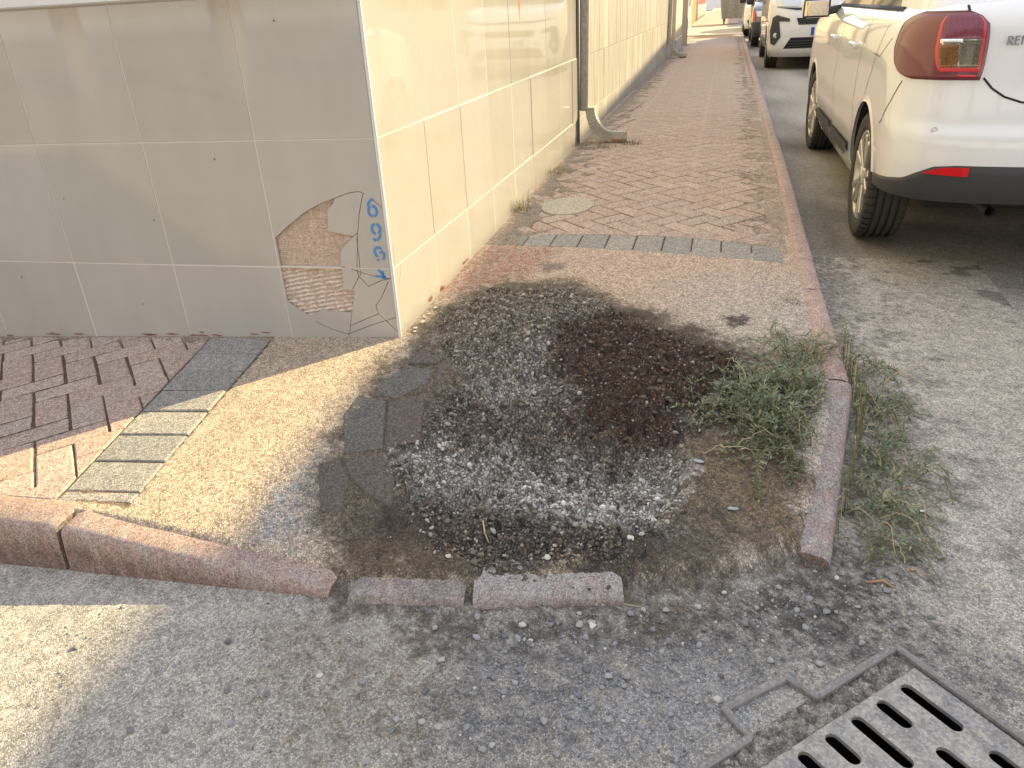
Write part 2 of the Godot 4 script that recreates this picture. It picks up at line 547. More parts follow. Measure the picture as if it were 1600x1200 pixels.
func kerb_sd(x: float, z: float) -> float:      # distance to the kerb line, positive on the road
	var best := 1e9
	var sg := 1.0
	var p := Vector2(x, z)
	for k in KL.size() - 1:
		var a := KL[k]
		var d := KL[k + 1] - a
		var t := clampf((p - a).dot(d) / d.length_squared(), 0.0, 1.0)
		var q := p - a - d * t
		var l := q.length_squared()
		if l < best - 1e-12:
			best = l
			sg = 1.0 if d.cross(q) > 0.0 else -1.0
	return sg * sqrt(best)

func land(x: float, z: float) -> float:
	var k := ss(-0.03, 0.03, kerb_sd(x, z))
	if k <= 0.0:
		return pave_h(x, z)
	if k >= 1.0:
		return road_h(x, z)
	return lerpf(pave_h(x, z), road_h(x, z), k)

# masks: signed distance to an outline, kept on a 2.5 cm grid
const FX := -0.5
const FZ := -1.3
const FS := 0.025
const FW := 100
const FH := 130
func make_fields() -> void:
	for key in ["core", "ring", "soil", "pale", "pale2", "white", "dark", "rim", "tan", "brown", "red", "roaddark", "roadpale", "roadbrown", "asphaltdark", "efflor", "blackspot", "pit"]:
		var p := v2s(key)
		var a := PackedFloat32Array()
		a.resize(FW * FH)
		var m := p.size()
		var lo := p[0]
		var hi := p[0]
		for q in p:
			lo = lo.min(q)
			hi = hi.max(q)
		for j in FH:
			for i in FW:
				var q := Vector2(FX + i * FS, FZ + j * FS)
				if q.x < lo.x - 0.2 or q.x > hi.x + 0.2 or q.y < lo.y - 0.2 or q.y > hi.y + 0.2:
					a[j * FW + i] = -0.2
					continue
				var best := 1e9
				for k in m:
					var c := Geometry2D.get_closest_point_to_segment(q, p[k], p[(k + 1) % m])
					best = minf(best, c.distance_squared_to(q))
				a[j * FW + i] = maxf(-0.2, sqrt(best) * (1.0 if Geometry2D.is_point_in_polygon(q, p) else -1.0))
		F[key] = a

func field(key: String, x: float, z: float) -> float:
	var u := (x - FX) / FS
	var v := (z - FZ) / FS
	if u < 0.0 or v < 0.0 or u >= FW - 1.001 or v >= FH - 1.001:
		return -0.2
	var i := int(u)
	var j := int(v)
	u -= i
	v -= j
	var a: PackedFloat32Array = F[key]
	var k := j * FW + i
	return lerpf(lerpf(a[k], a[k + 1], u), lerpf(a[k + FW], a[k + FW + 1], u), v)

func mask(key: String, x: float, z: float, wob: float, soft: float) -> float:
	var d := field(key, x, z)
	if d <= -0.19:
		return 0.0
	return smoothstep(-soft, soft, d + wob)

func relief(x: float, z: float) -> float:       # broken ground
	var n := nz.get_noise_2d(x * 9.0, z * 9.0)
	var core := mask("core", x, z, n * 0.05, 0.05)
	var r := 0.0
	if core > 0.0:
		var m := nf.get_noise_2d(x * 26.0, z * 26.0)
		var hx := (x - 0.80) / 0.34
		var hz := (z - 0.62) / 0.24
		var bowl := exp(-(hx * hx + hz * hz) * 1.2)
		var fx := (x - 0.93) / 0.14
		var fz := (z - 0.72) / 0.10
		r -= core * (0.004 + 0.085 * bowl + 0.032 * exp(-(fx * fx + fz * fz)))
		# heaped towards the corner of the wall and along the right
		r += core * 0.065 * exp(-(pow((x - 0.42) / 0.26, 2.0) + pow((z + 0.10) / 0.30, 2.0)))
		r += core * 0.030 * exp(-(pow((x - 0.95) / 0.24, 2.0) + pow((z - 0.12) / 0.22, 2.0)))
		r += core * (n * 0.022 + m * 0.010 + nf.get_noise_2d(x * 60.0, z * 60.0) * 0.006)
		r += 0.034 * mask("rim", x, z, n * 0.04, 0.06) * ss(1.05, .96, z)
	var ring := mask("ring", x, z, n * 0.06, 0.08)
	if ring > 0.0:
		r += ring * (n * 0.005 + nf.get_noise_2d(x * 40.0, z * 40.0) * 0.0025)
	var rd := maxf(mask("roaddark", x, z, n * 0.06, 0.08), 0.5 * mask("asphaltdark", x, z, n * 0.08, 0.1))
	if rd > 0.0:
		r += rd * (n * 0.007 + nf.get_noise_2d(x * 45.0, z * 45.0) * 0.004 + 0.006)
	return r

func ground(x: float, z: float) -> float:
	return land(x, z) + relief(x, z)

func mixc(a: Color, b: Color, t: float) -> Color:
	return a.lerp(b, clampf(t, 0.0, 1.0))

# colours of the matter that lies on the ground: concrete, asphalt, soil, grit, ash, lime
func ground_tint(x: float, z: float, road: bool) -> Color:
	var n := nz.get_noise_2d(x * 5.0 + 3.0, z * 5.0)
	var n2 := nz.get_noise_2d(x * 22.0, z * 22.0 + 7.0)
	var n3 := nf.get_noise_2d(x * 70.0 + 1.0, z * 70.0)
	var wob := n * 0.055 + n2 * 0.04 + n3 * 0.03
	var c: Color
	if road:
		c = mixc(Color(.65, .60, .525), Color(.77, .71, .615), 0.5 + n + n2)
		c = mixc(c, Color(.30, .29, .28), mask("asphaltdark", x, z, wob * 1.5, 0.06) * (0.75 + n2))
		c = mixc(c, Color(.33, .28, .21), mask("roadbrown", x, z, wob * 2.0, 0.07) * (0.45 + n2))
		c = mixc(c, Color(.12, .11, .10), mask("roaddark", x, z, wob * 2.0, 0.10) * (0.85 + n2 + n3 * .5))
		c = mixc(c, Color(.52, .52, .51), mask("roadpale", x, z, wob * 2.0, 0.07) * (0.5 + n2))
		c = mixc(c, mixc(Color(.13, .105, .078), Color(.24, .20, .155), 0.5 + n2 * 1.5 + n3), mask("ring", x, z, wob * 1.8 + .06, 0.07) * (0.8 + n2))      # soil washed onto the road
		if x > 1.5 and z < 0.9:            # grit and oil along the gutter
			c = mixc(c, Color(.27, .24, .20), ss(1.85, 1.62, x + n * 0.35 + n2 * .2) * (0.5 + n3))
		if x > 2.0 and z < -0.6:
			c = mixc(c, Color(.12, .11, .10), ss(0.18, 0.34, nz.get_noise_2d(x * 3.0, z * 6.0)) * 0.6)
	else:
		c = mixc(Color(.86, .70, .51), Color(.78, .61, .455), 0.5 + n + n2)
		c = mixc(c, Color(.90, .68, .54), ss(-0.42, -0.5, z + wob * 3.0) * 0.7)
		c = mixc(c, Color(.62, .33, .24), mask("red", x, z, wob * 1.6, 0.07) * (0.55 + n2))
		c = mixc(c, Color(.76, .70, .65), ss(0.75, 1.3, x + wob * 3.0) * ss(-1.0, -0.5, z) * 0.55)
		c = mixc(c, Color(.70, .67, .63), mask("efflor", x, z, wob, 0.05) * (0.6 + n2))
	var ring := mask("ring", x, z, wob * 1.6, 0.05)
	if ring > 0.0 and not road:
		c = mixc(c, mixc(Color(.125, .10, .07), Color(.25, .20, .14), 0.5 + n2 * 1.5 + n3), ring * 0.93)
		c = mixc(c, Color(.32, .23, .14), mask("tan", x, z, wob * 2.0, 0.06) * (0.75 + n3 + n2))
		var core := mask("core", x, z, wob, 0.03)
		if core > 0.0:
			c = mixc(c, mixc(Color(.22, .188, .148), Color(.40, .345, .28), 0.5 + n2 * 1.6), core)
			c = mixc(c, Color(.20, .17, .135), mask("dark", x, z, wob * 2.4, 0.07) * (0.7 + n2 + n3))
			c = mixc(c, Color(.52, .48, .42), mask("pale2", x, z, wob * 2.0, 0.08) * (0.5 + n2 + n3))
			c = mixc(c, Color(.60, .565, .51), mask("pale", x, z, wob * 3.0, 0.11) * (0.85 + n2 * .8 + n3 * .5))
			c = mixc(c, Color(.78, .75, .69), mask("white", x, z, wob * 2.0, 0.06) * (0.5 + n2 + n3))
		c = mixc(c, mixc(Color(.115, .060, .032), Color(.065, .036, .020), 0.5 + n2 * 2.0), mask("soil", x, z, wob * 2.2, 0.05) * (0.95 + minf(0.0, n3 + .2)))
		c = mixc(c, Color(.10, .085, .07), mask("rim", x, z, wob * 2.4, 0.06) * (0.8 + n2 + n3))
		c = mixc(c, Color(.24, .165, .10), mask("brown", x, z, wob, 0.05) * (0.5 + n2))
	c = mixc(c, Color(.07, .066, .06), mask("blackspot", x, z, n2 * 0.03 + n3 * .02, 0.012) * .9)
	c = mixc(c, Color(.30, .26, .22), mask("pit", x, z, n2 * 0.03 + n3 * .02, 0.012) * .8)
	var j := 1.0 + n2 * 0.14 + n3 * 0.12
	return Color(clampf(c.r * j, 0.01, 1), clampf(c.g * j, 0.01, 1), clampf(c.b * j, 0.01, 1))

# what a cell is made of: 0 pavement, 1 road, 2 rubble
func made_of(x: float, z: float) -> int:
	var k := kerb_sd(x, z)
	if k > 0.0:
		return 1
	if mask("core", x, z, nz.get_noise_2d(x * 9.0, z * 9.0) * 0.05, 0.01) > 0.5:
		return 2
	return 0

func in_bricks(x: float, z: float) -> bool:     # beds of block paving
	if z < -1.10 and x > 0.0:
		var zf := lerpf(-1.12, -1.0, ss(0.6, 1.42, x))
		return z < zf and x < 1.45
	return z > -0.05 and z < 1.11 and x < lerpf(-0.526, -0.339, z / 1.08)

func over_sump(x: float, z: float) -> bool:      # opening under the drain grate
	var u := Vector2(x - 1.534, z - 1.141)
	var a := u.dot(Vector2(.697, .717))
	var b := u.dot(Vector2(-.717, .697))
	return a > .03 and a < .53 and b > .004 and b < .53

func sheet(x0: float, x1: float, z0: float, z1: float, step: float, node_of: Dictionary, detail: bool) -> void:
	var nx := int(round((x1 - x0) / step)) + 1
	var nzz := int(round((z1 - z0) / step)) + 1
	var hs := PackedFloat32Array()
	hs.resize(nx * nzz)
	var vs := PackedVector3Array()
	var cs := PackedColorArray()
	vs.resize(nx * nzz)
	cs.resize(nx * nzz)
	var kinds := PackedByteArray()
	kinds.resize(nx * nzz)
	for j in nzz:
		var z := z0 + j * step
		for i in nx:
			var x := x0 + i * step
			var k := kerb_sd(x, z)
			var t := ss(-0.03, 0.03, k)
			var y: float
			if t <= 0.0:
				y = pave_h(x, z)
			elif t >= 1.0:
				y = road_h(x, z)
			else:
				y = lerpf(pave_h(x, z), road_h(x, z), t)
			var kind := 1 if k > 0.0 else 0
			var bed := 0.0
			if detail:
				y += relief(x, z)
				if kind == 0 and mask("core", x, z, nz.get_noise_2d(x * 9.0, z * 9.0) * 0.05, 0.01) > 0.5:
					kind = 2
			var c := ground_tint(x, z, kind == 1)
			if kind == 0 and in_bricks(x, z):
				# sand bed between the blocks; drifts over them by the kerb and the wall
				var n := nz.get_noise_2d(x * 6.0, z * 6.0)
				var drift := 0.0
				if z < -1.0:
					drift = maxf(ss(1.24, 1.44, x + n * 0.25), ss(0.24, 0.06, x + n * 0.3))
				else:
					drift = maxf(ss(1.04, 1.13, z + n * 0.08) * (0.9 if x < -.8 else .45), ss(.07, .02, z + .04 * x + n * .05) * .8)
				y += lerpf(-0.0042, 0.0035, drift) + nf.get_noise_2d(x * 30.0, z * 30.0) * 0.0012
				c = mixc(Color(.20, .13, .095), Color(.70, .565, .44) if z < -1.0 else Color(.66, .53, .41), drift)
				if z < -1.0 and x < 0.5:
					c = mixc(c, Color(.50, .42, .33), drift * 0.8)
			kinds[j * nx + i] = kind
			vs[j * nx + i] = Vector3(x, y, z)
			cs[j * nx + i] = c
	var ns := PackedVector3Array()
	ns.resize(nx * nzz)
	for j in nzz:
		for i in nx:
			var a := vs[j * nx + max(i - 1, 0)]
			var b := vs[j * nx + min(i + 1, nx - 1)]
			var c := vs[max(j - 1, 0) * nx + i]
			var d := vs[min(j + 1, nzz - 1) * nx + i]
			ns[j * nx + i] = (d - c).cross(b - a).normalized()
	for kind in node_of:
		var map := PackedInt32Array()
		map.resize(nx * nzz)
		map.fill(-1)
		var v := PackedVector3Array()
		var n := PackedVector3Array()
		var uvs := PackedVector2Array()
		var c := PackedColorArray()
		var ix := PackedInt32Array()
		for j in nzz - 1:
			for i in nx - 1:
				var q := j * nx + i
				if kinds[q] != kind:
					continue
				if detail and kind == 1 and over_sump(vs[q].x + step * .5, vs[q].z + step * .5):
					continue
				var corner := [q, q + 1, q + nx + 1, q + nx]
				for s in 4:
					var e: int = corner[s]
					if map[e] < 0:
						map[e] = v.size()
						v.append(vs[e])
						n.append(ns[e])
						c.append(cs[e])
						uvs.append(Vector2(vs[e].x, vs[e].z))
					corner[s] = map[e]
				for s in [0, 1, 2, 0, 2, 3]:
					ix.append(corner[s])
		if ix.is_empty():
			continue
		var arr := []
		arr.resize(Mesh.ARRAY_MAX)
		arr[Mesh.ARRAY_VERTEX] = v
		arr[Mesh.ARRAY_NORMAL] = n
		arr[Mesh.ARRAY_COLOR] = c
		arr[Mesh.ARRAY_TEX_UV] = uvs
		arr[Mesh.ARRAY_INDEX] = ix
		var am := ArrayMesh.new()
		am.add_surface_from_arrays(Mesh.PRIMITIVE_TRIANGLES, arr)
		var e: Array = node_of[kind]
		if kind == 2:
			var o := put("rubble", am, e[1])
			o.set_meta("kind", "stuff")
			tag(o, "broken heap of gravel, soil and crumbled concrete in the worn corner of the pavement", "rubble")
		else:
			put(e[2], am, e[1], e[0])

var pavement: Node3D
var road: Node3D
func build_ground() -> void:
	pavement = setting("pavement")
	road = setting("road")
	sheet(-1.5, 2.3, -1.4, 1.95, 0.01, {0: [pavement, M.pave, "surface"], 1: [road, M.asphalt, "surface"], 2: [null, M.rubble, ""]}, true)
	sheet(-0.12, 1.53, -8.0, -1.4, 0.03, {0: [pavement, M.pave, "surface"]}, false)
	sheet(-0.6, 1.5, -23.0, -8.0, 0.1, {0: [pavement, M.pave, "surface"]}, false)
	sheet(-7.5, -1.5, 0.0, 1.16, 0.04, {0: [pavement, M.pave, "surface"]}, false)
	# the wide street, one sheet out to the horizon, just under the finer one near by
	var b := SurfaceTool.new()
	b.begin(Mesh.PRIMITIVE_TRIANGLES)
	var xs := PackedFloat32Array()
	var zs := PackedFloat32Array()
	var x := -150.0
	while x < 150.0:
		xs.append(x)
		x += clampf(absf(x) * 0.2, 0.25, 15.0)
	xs.append(150.0)
	var z := -260.0
	while z < 150.0:
		zs.append(z)
		z += clampf(absf(z) * 0.12, 0.25, 20.0)
	zs.append(150.0)
	for zz in zs:
		for xx in xs:
			var c := ground_tint(xx, zz, true)
			if zz > 7.0:                      # dry lot beyond the side street
				c = Color(.42, .34, .22)
			b.set_color(c)
			b.set_normal(Vector3.UP)
			b.set_uv(Vector2(xx, zz))
			b.add_vertex(Vector3(xx, road_h(xx, zz) - 0.004, zz))
	var w := xs.size()
	for j in zs.size() - 1:
		for i in w - 1:
			if xs[i] > -1.5 and xs[i + 1] < 2.3 and zs[j] > -1.4 and zs[j + 1] < 1.95:
				continue
			var q := j * w + i
			for e in [q, q + 1, q + w + 1, q, q + w + 1, q + w]:
				b.add_index(e)
	put("surface", b.commit(), M.asphalt, road)

# ---------------------------------------------------------------- block paving and kerbs

func brick_mesh(l: float, w: float, h: float, sd: int) -> ArrayMesh:    # rounded top edges, uneven outline
	var r := RandomNumberGenerator.new()
	r.seed = sd
	var b := B.new()
	var o := []
	var t := []
	for q in [[-1, -1], [1, -1], [1, 1], [-1, 1]]:
		var jx := r.randf_range(-.0016, .0016)
		var jz := r.randf_range(-.0016, .0016)
		o.append(Vector3(q[0] * l * .5 + jx, -.0045, q[1] * w * .5 + jz))
		t.append(Vector3(q[0] * (l * .5 - .0055) + jx, r.randf_range(-.0008, .0006), q[1] * (w * .5 - .0055) + jz))
	b.quad_n(t[0], t[1], t[2], t[3], Vector3.UP)
	for k in 4:
		var k2 := (k + 1) % 4
		var out: Vector3 = (o[k] + o[k2]) * 0.5
		out.y = 0
		b.quad_n(o[k], o[k2], t[k2], t[k], out + Vector3.UP * .05)
		b.quad_n(o[k], o[k2], o[k2] + Vector3.DOWN * h, o[k] + Vector3.DOWN * h, out)
	return b.mesh()

func slope_basis(x: float, z: float, turn: float) -> Basis:
	var e := 0.05
	var n := Vector3(pave_h(x - e, z) - pave_h(x + e, z), 2.0 * e, pave_h(x, z - e) - pave_h(x, z + e)).normalized()
	var f := Vector3(cos(turn), 0, -sin(turn))
	f = (f - n * f.dot(n)).normalized()
	return Basis(f, n, f.cross(n))

func build_bricks() -> void:
	var meshes := []
	for k in 5:
		meshes.append(brick_mesh(.2080, .1012, .03, 100 + k))
	var wide := []
	for k in 5:
		wide.append(brick_mesh(.2060, .0990, .03, 140 + k))
	# herringbone at 45 degrees along the street: 300 nearest as pieces, the rest in one
	var P := 0.2150
	var e1 := Vector2(0.7071, -0.7071)
	var e2 := Vector2(0.7071, 0.7071)
	var spots := []
	for i in range(-160, 160):
		for j in range(-160, 160):
			# unit cell of herringbone on a half-brick lattice
			var m := posmod(i - j, 4)
			var c: Vector2
			var turn := 0.0
			if m == 0:
				c = Vector2(i + 1.0, j + 0.5)
			elif m == 3:
				c = Vector2(i + 0.5, j + 1.0)
				turn = PI / 2
			else:
				continue
			var w := e1 * (c.x * P * 0.5) + e2 * (c.y * P * 0.5) + Vector2(0.766, -1.596) 
			spots.append([w.x, w.y, PI / 4 + turn])
	var bf0 := v2s("band_far")
	var lb0 := v2s("lband")
	var bed_r := PackedVector2Array([Vector2(1.462, -9.0), Vector2(0.02, -9.0)])
	for k in 12:
		var x := lerpf(0.02, 1.462, k / 11.0)
		bed_r.append(Vector2(x, along(bf0, x) - .007))
	var bed_l := PackedVector2Array([lb0[0] + Vector2(-.007, 0), Vector2(-.815, .040), Vector2(-3.1, .135), Vector2(-3.1, 1.12), lb0[3] + Vector2(-.007, 0.0)])
	var right := []
	var left := []
	for s in spots:
		var x: float = s[0]
		var z: float = s[1]
		if x > -.08 and x < 1.55 and z < -1.1 and z > -21.5:
			right.append(s)
		if z > -.1 and z < 1.25 and x < -.4 and x > -3.0:
			left.append(s)
	right.sort_custom(func(a, b): return a[1] > b[1])
	var far := B.new()
	var n_near := 0
	for s in right:
		var x: float = s[0]
		var z: float = s[1]
		var y := pave_h(x, z) + rng.randf_range(-.0018, .0012)
		var t := Transform3D(slope_basis(x, z, s[2] + rng.randf_range(-.012, .012)), Vector3(x, y, z))
		if n_near < 300:
			if lay_brick(s, bed_r, t, meshes[rng.randi() % 5], M.brick[rng.randi() % 5]):
				n_near += 1
		elif x > 0.03 and x < 1.44:
			far.box(t * Transform3D(Basis(), Vector3(0, -.012, 0)), Vector3(.2065, .024, .1035), 0.003)
	var fo := put("far_bricks", far.mesh(), M.brick[0], pavement)
	fo.set_meta("kind", "stuff")
	for s in left:
		var x: float = s[0]
		var z: float = s[1]
		var y := pave_h(x, z) + rng.randf_range(-.002, .0012)
		lay_brick(s, bed_l, Transform3D(slope_basis(x, z, s[2] + rng.randf_range(-.015, .015)), Vector3(x, y, z)), wide[rng.randi() % 5], M.brick[rng.randi() % 5])
	var bn := v2s("band_near")
	var bf := v2s("band_far")
	# grey border blocks across the pavement
	var cuts := 10
	for k in cuts:
		var x0 := lerpf(0.06, 1.425, k / float(cuts)) + 0.003
		var x1 := lerpf(0.06, 1.425, (k + 1) / float(cuts)) - 0.003
		var poly := PackedVector2Array([Vector2(x0, along(bn, x0)), Vector2(x1, along(bn, x1)), Vector2(x1, along(bf, x1)), Vector2(x0, along(bf, x0))])
		block(poly, M.brick_grey[(k * 7 + 1) % 3], "border_block")
	# grey border blocks beside the tiled wall
	var lb := v2s("lband")
	lb[0] = Vector2(-.80, .042)
	lb[1] = Vector2(-.534, .030)
	for k in 8:
		var t0 := k / 7.3 + 0.004
		var t1: float = minf((k + 1) / 7.3 - 0.004, 1.0)
		if t0 > 0.98:
			continue
		var poly := PackedVector2Array([lb[0].lerp(lb[3], t0), lb[1].lerp(lb[2], t0), lb[1].lerp(lb[2], t1), lb[0].lerp(lb[3], t1)])
		block(poly, M.brick_grey[(k * 5) % 3], "border_block")
	for k in 7:
		block(v2s("worn%d" % k), M.worn if k in [0, 1] else M.worn_red, "worn_block", true)
	# a round blob of screed on the bricks
	var disc := PackedVector2Array()
	for k in 26:
		var an := TAU * k / 26.0
		var r := 1.0 + 0.10 * nz.get_noise_2d(cos(an) * 1.3, sin(an) * 1.3 + 4.0) + rng.randf_range(-.02, .02)
		disc.append(Vector2(.285 + cos(an) * .145 * r, -1.87 + sin(an) * .19 * r))
	var bd := B.new()
	bd.slab(disc, Transform3D(Basis(Vector3.RIGHT, Vector3(0, -0.027, 1), Vector3.UP), Vector3(0, 0.0055, 0)), 0.02, 0.004)
	put("screed_patch", bd.mesh(), M.screed, pavement)

func lay_brick(s: Array, bed: PackedVector2Array, t: Transform3D, whole: Mesh, m: Material) -> bool:
	var f := Vector2(cos(s[2]), -sin(s[2])) * .10475
	var g := Vector2(sin(s[2]), cos(s[2])) * .0515
	var c := Vector2(s[0], s[1])
	var pl := PackedVector2Array([c - f - g, c + f - g, c + f + g, c - f + g])
	var inside := 0
	for q in pl:
		if Geometry2D.is_point_in_polygon(q, bed):
			inside += 1
	if inside == 4:
		var o := put("brick", whole, m, pavement)
		o.transform = t
		return true
	var cut := Geometry2D.intersect_polygons(pl, bed)
	var any := false
	for q in cut:
		var area := 0.0
		for k in q.size():
			area += q[k].cross(q[(k + 1) % q.size()]) * .5
		if absf(area) > .0006:
			block(q, m, "brick")
			any = true
	return any

func along(p: PackedVector2Array, x: float) -> float:
	for k in p.size() - 1:
		if x <= p[k + 1].x or k == p.size() - 2:
			return lerpf(p[k].y, p[k + 1].y, (x - p[k].x) / (p[k + 1].x - p[k].x))
	return p[0].y

func block(poly: PackedVector2Array, m: Material, called: String, sunk := false) -> void:
	var b := B.new()
	var pl := poly
	if Geometry2D.is_polygon_clockwise(pl):
		pl = pl.duplicate()
		pl.reverse()
	var c := Vector2.ZERO
	for q in pl:
		c += q / pl.size()
	var n := pl.size()
	var lift := rng.randf_range(.0, .0025) + (0.0035 if sunk else 0.0)
	var tx := rng.randf_range(-.012, .012)
	var tz := rng.randf_range(-.012, .012)
	var top := []
	var rim := []
	for q in pl:
		var d := (q - c).normalized()
		var y := pave_h(q.x, q.y) + lift + (q.x - c.x) * tx + (q.y - c.y) * tz
		rim.append(Vector3(q.x, y - .004, q.y))
		top.append(Vector3(q.x - d.x * .006, y, q.y - d.y * .006))
	var ct := Vector3(c.x, pave_h(c.x, c.y) + lift, c.y)
	for k in n:
		var k2 := (k + 1) % n
		b.tri_n(ct, top[k], top[k2], Vector3.UP)
		var out: Vector3 = (rim[k] + rim[k2]) * .5 - ct
		b.quad_n(rim[k], rim[k2], top[k2], top[k], out + Vector3.UP * .1)
		b.quad_n(rim[k], rim[k2], rim[k2] + Vector3.DOWN * .03, rim[k] + Vector3.DOWN * .03, out)
	put(called, b.mesh(), m, pavement)

# one kerb stone between two points of its back top edge; width across, top heights, chipped ends
func kerb_stone(a: Vector3, b: Vector3, wa: float, wb: float, drop: float, stain: float, seed_: int, parent: Node3D) -> void:
	var r := RandomNumberGenerator.new()
	r.seed = seed_
	var d := b - a
	d.y = 0
	var len := d.length()
	d /= len
	var o := Vector3(-d.z, 0, d.x)         # towards the road
	var n := int(max(4, len / 0.02))
	var st := SurfaceTool.new()
	st.begin(Mesh.PRIMITIVE_TRIANGLES)
	st.set_smooth_group(0)
	var rows := []
	for i in n + 1:
		var t := i / float(n)
		var p := a.lerp(b, t)
		var w := lerpf(wa, wb, t)
		var e: float = minf(t, 1.0 - t) * len
		var chip: float = maxf(0.0, 0.012 - e) * 0.9 + absf(nf.get_noise_2d(p.x * 40.0 + seed_, p.z * 40.0)) * .0014
		var row := []
		var q := 0.015 + nf.get_noise_2d(p.x * 12.0, p.z * 12.0 + seed_) * .003
		row.append(p + Vector3.DOWN * drop)
		row.append(p + Vector3.DOWN * (.006 + chip))
		row.append(p + o * .006 + Vector3.DOWN * chip)
		row.append(p + o * (w * .4) + Vector3.DOWN * chip * .7)
		row.append(p + o * (w - q) + Vector3.DOWN * chip)
		row.append(p + o * (w - q * .35) + Vector3.DOWN * (q * .35 + chip))
		row.append(p + o * w + Vector3.DOWN * (q + chip))
		row.append(p + o * (w + .006) + Vector3.DOWN * (drop * .5))
		row.append(p + o * (w + .012) + Vector3.DOWN * drop)
		rows.append(row)
	for i in n + 1:
		for k in 9:
			var p: Vector3 = rows[i][k]
			var nn := nz.get_noise_3d(p.x * 14.0, p.y * 14.0, p.z * 14.0)
			var n2 := nf.get_noise_3d(p.x * 80.0, p.y * 80.0, p.z * 80.0)
			var c := mixc(Color(.65, .465, .395), Color(.57, .41, .355), .5 + nn)
			c = mixc(c, Color(1.0, .74, .62) if stain < .6 else Color(.62, .58, .56), clampf(stain * (0.75 + nn * 1.0), 0, .92))       # lime bloom and worn colour
			if absf(stain - .85) < .001:
				c = mixc(c, Color(.36, .32, .275), clampf(.6 + nn * 1.6, 0, .9))           # caked dirt
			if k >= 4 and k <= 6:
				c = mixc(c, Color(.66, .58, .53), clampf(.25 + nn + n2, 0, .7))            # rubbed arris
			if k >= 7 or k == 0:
				c = mixc(c, Color(.27, .175, .14), clampf(.6 + nn, 0, .85))  # side faces darkened, their shade put into the colour
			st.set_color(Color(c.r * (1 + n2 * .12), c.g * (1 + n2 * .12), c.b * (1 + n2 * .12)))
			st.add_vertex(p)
	for i in n:
		for k in 8:
			var q := i * 9 + k
			for e in [q, q + 9, q + 10, q, q + 10, q + 1]:
				st.add_index(e)
	var e0 := (n + 1) * 9
	st.set_smooth_group(1)
	for side in [0, n]:
		for k in 9:
			st.set_color(Color(.40, .30, .25))
			st.add_vertex(rows[side][k])
	for k in range(1, 8):
		for e in [e0, e0 + k, e0 + k + 1]:
			st.add_index(e)
		for e in [e0 + 9, e0 + 9 + k + 1, e0 + 9 + k]:
			st.add_index(e)
	st.generate_normals()
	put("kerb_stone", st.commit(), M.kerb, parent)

func build_kerbs() -> void:
	var kerb := setting("kerb")
	var g := .003
	# along the tiled front, the last one falling to the road
	var z0 := 1.112
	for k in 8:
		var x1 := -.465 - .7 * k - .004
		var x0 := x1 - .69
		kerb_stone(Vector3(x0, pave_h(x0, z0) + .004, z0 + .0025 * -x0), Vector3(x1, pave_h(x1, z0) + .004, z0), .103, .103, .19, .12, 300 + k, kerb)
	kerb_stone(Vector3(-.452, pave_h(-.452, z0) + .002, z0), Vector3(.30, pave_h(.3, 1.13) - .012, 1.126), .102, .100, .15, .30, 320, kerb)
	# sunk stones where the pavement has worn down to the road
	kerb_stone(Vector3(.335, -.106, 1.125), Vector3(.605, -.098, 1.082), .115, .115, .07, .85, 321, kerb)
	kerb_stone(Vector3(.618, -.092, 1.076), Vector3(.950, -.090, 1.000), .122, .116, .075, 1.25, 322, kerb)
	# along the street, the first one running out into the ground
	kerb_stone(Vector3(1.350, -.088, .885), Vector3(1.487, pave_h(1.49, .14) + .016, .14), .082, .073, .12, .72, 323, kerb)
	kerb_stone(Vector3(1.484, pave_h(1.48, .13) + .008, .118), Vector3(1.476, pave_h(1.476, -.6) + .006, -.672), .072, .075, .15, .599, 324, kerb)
	var z := -.68
	var k := 0
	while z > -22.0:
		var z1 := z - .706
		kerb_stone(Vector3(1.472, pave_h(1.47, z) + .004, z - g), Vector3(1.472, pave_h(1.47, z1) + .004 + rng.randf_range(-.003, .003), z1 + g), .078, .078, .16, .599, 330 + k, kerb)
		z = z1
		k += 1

# ---------------------------------------------------------------- the tiled building at the corner

const FRONT_ANGLE := -0.03997
const ROWS := [-0.16, 0.2661, 0.7209, 1.166]

func front_frame(off := 0.0) -> Transform3D:     # x along the wall (towards the corner), y up, z out of the wall
	var d := Vector3(cos(FRONT_ANGLE), 0, sin(FRONT_ANGLE))
	var n := Vector3(-sin(FRONT_ANGLE), 0, cos(FRONT_ANGLE))
	return Transform3D(Basis(d, Vector3.UP, n), n * off)

func side_frame(off := 0.0) -> Transform3D:      # x along the wall towards the corner (+z), z out of the wall (+x); u = z
	return Transform3D(Basis(Vector3(0, 0, -1), Vector3.UP, Vector3(1, 0, 0)), Vector3(off, 0, 0))

func rect(x0: float, y0: float, x1: float, y1: float) -> PackedVector2Array:
	return PackedVector2Array([Vector2(x0, y0), Vector2(x1, y0), Vector2(x1, y1), Vector2(x0, y1)])

func fragments(poly: PackedVector2Array, holes: Array, cracks: Array) -> Array:
	var parts := [poly]
	for h in holes:
		var nx := []
		for q in parts:
			for r in Geometry2D.clip_polygons(q, h):
				if not Geometry2D.is_polygon_clockwise(r):
					nx.append(r)
		parts = nx
	for c in cracks:
		var nx := []
		for q in parts:
			var out := [q]
			for cut in Geometry2D.offset_polyline(c, .0011, Geometry2D.JOIN_MITER, Geometry2D.END_BUTT):
				var o2 := []
				for e in out:
					var res := Geometry2D.clip_polygons(e, cut)
					var holed := false
					for r in res:
						if Geometry2D.is_polygon_clockwise(r):
							holed = true
					if holed:
						o2.append(e)
					else:
						o2.append_array(res)
				out = o2
			nx.append_array(out)
		parts = nx
	return parts

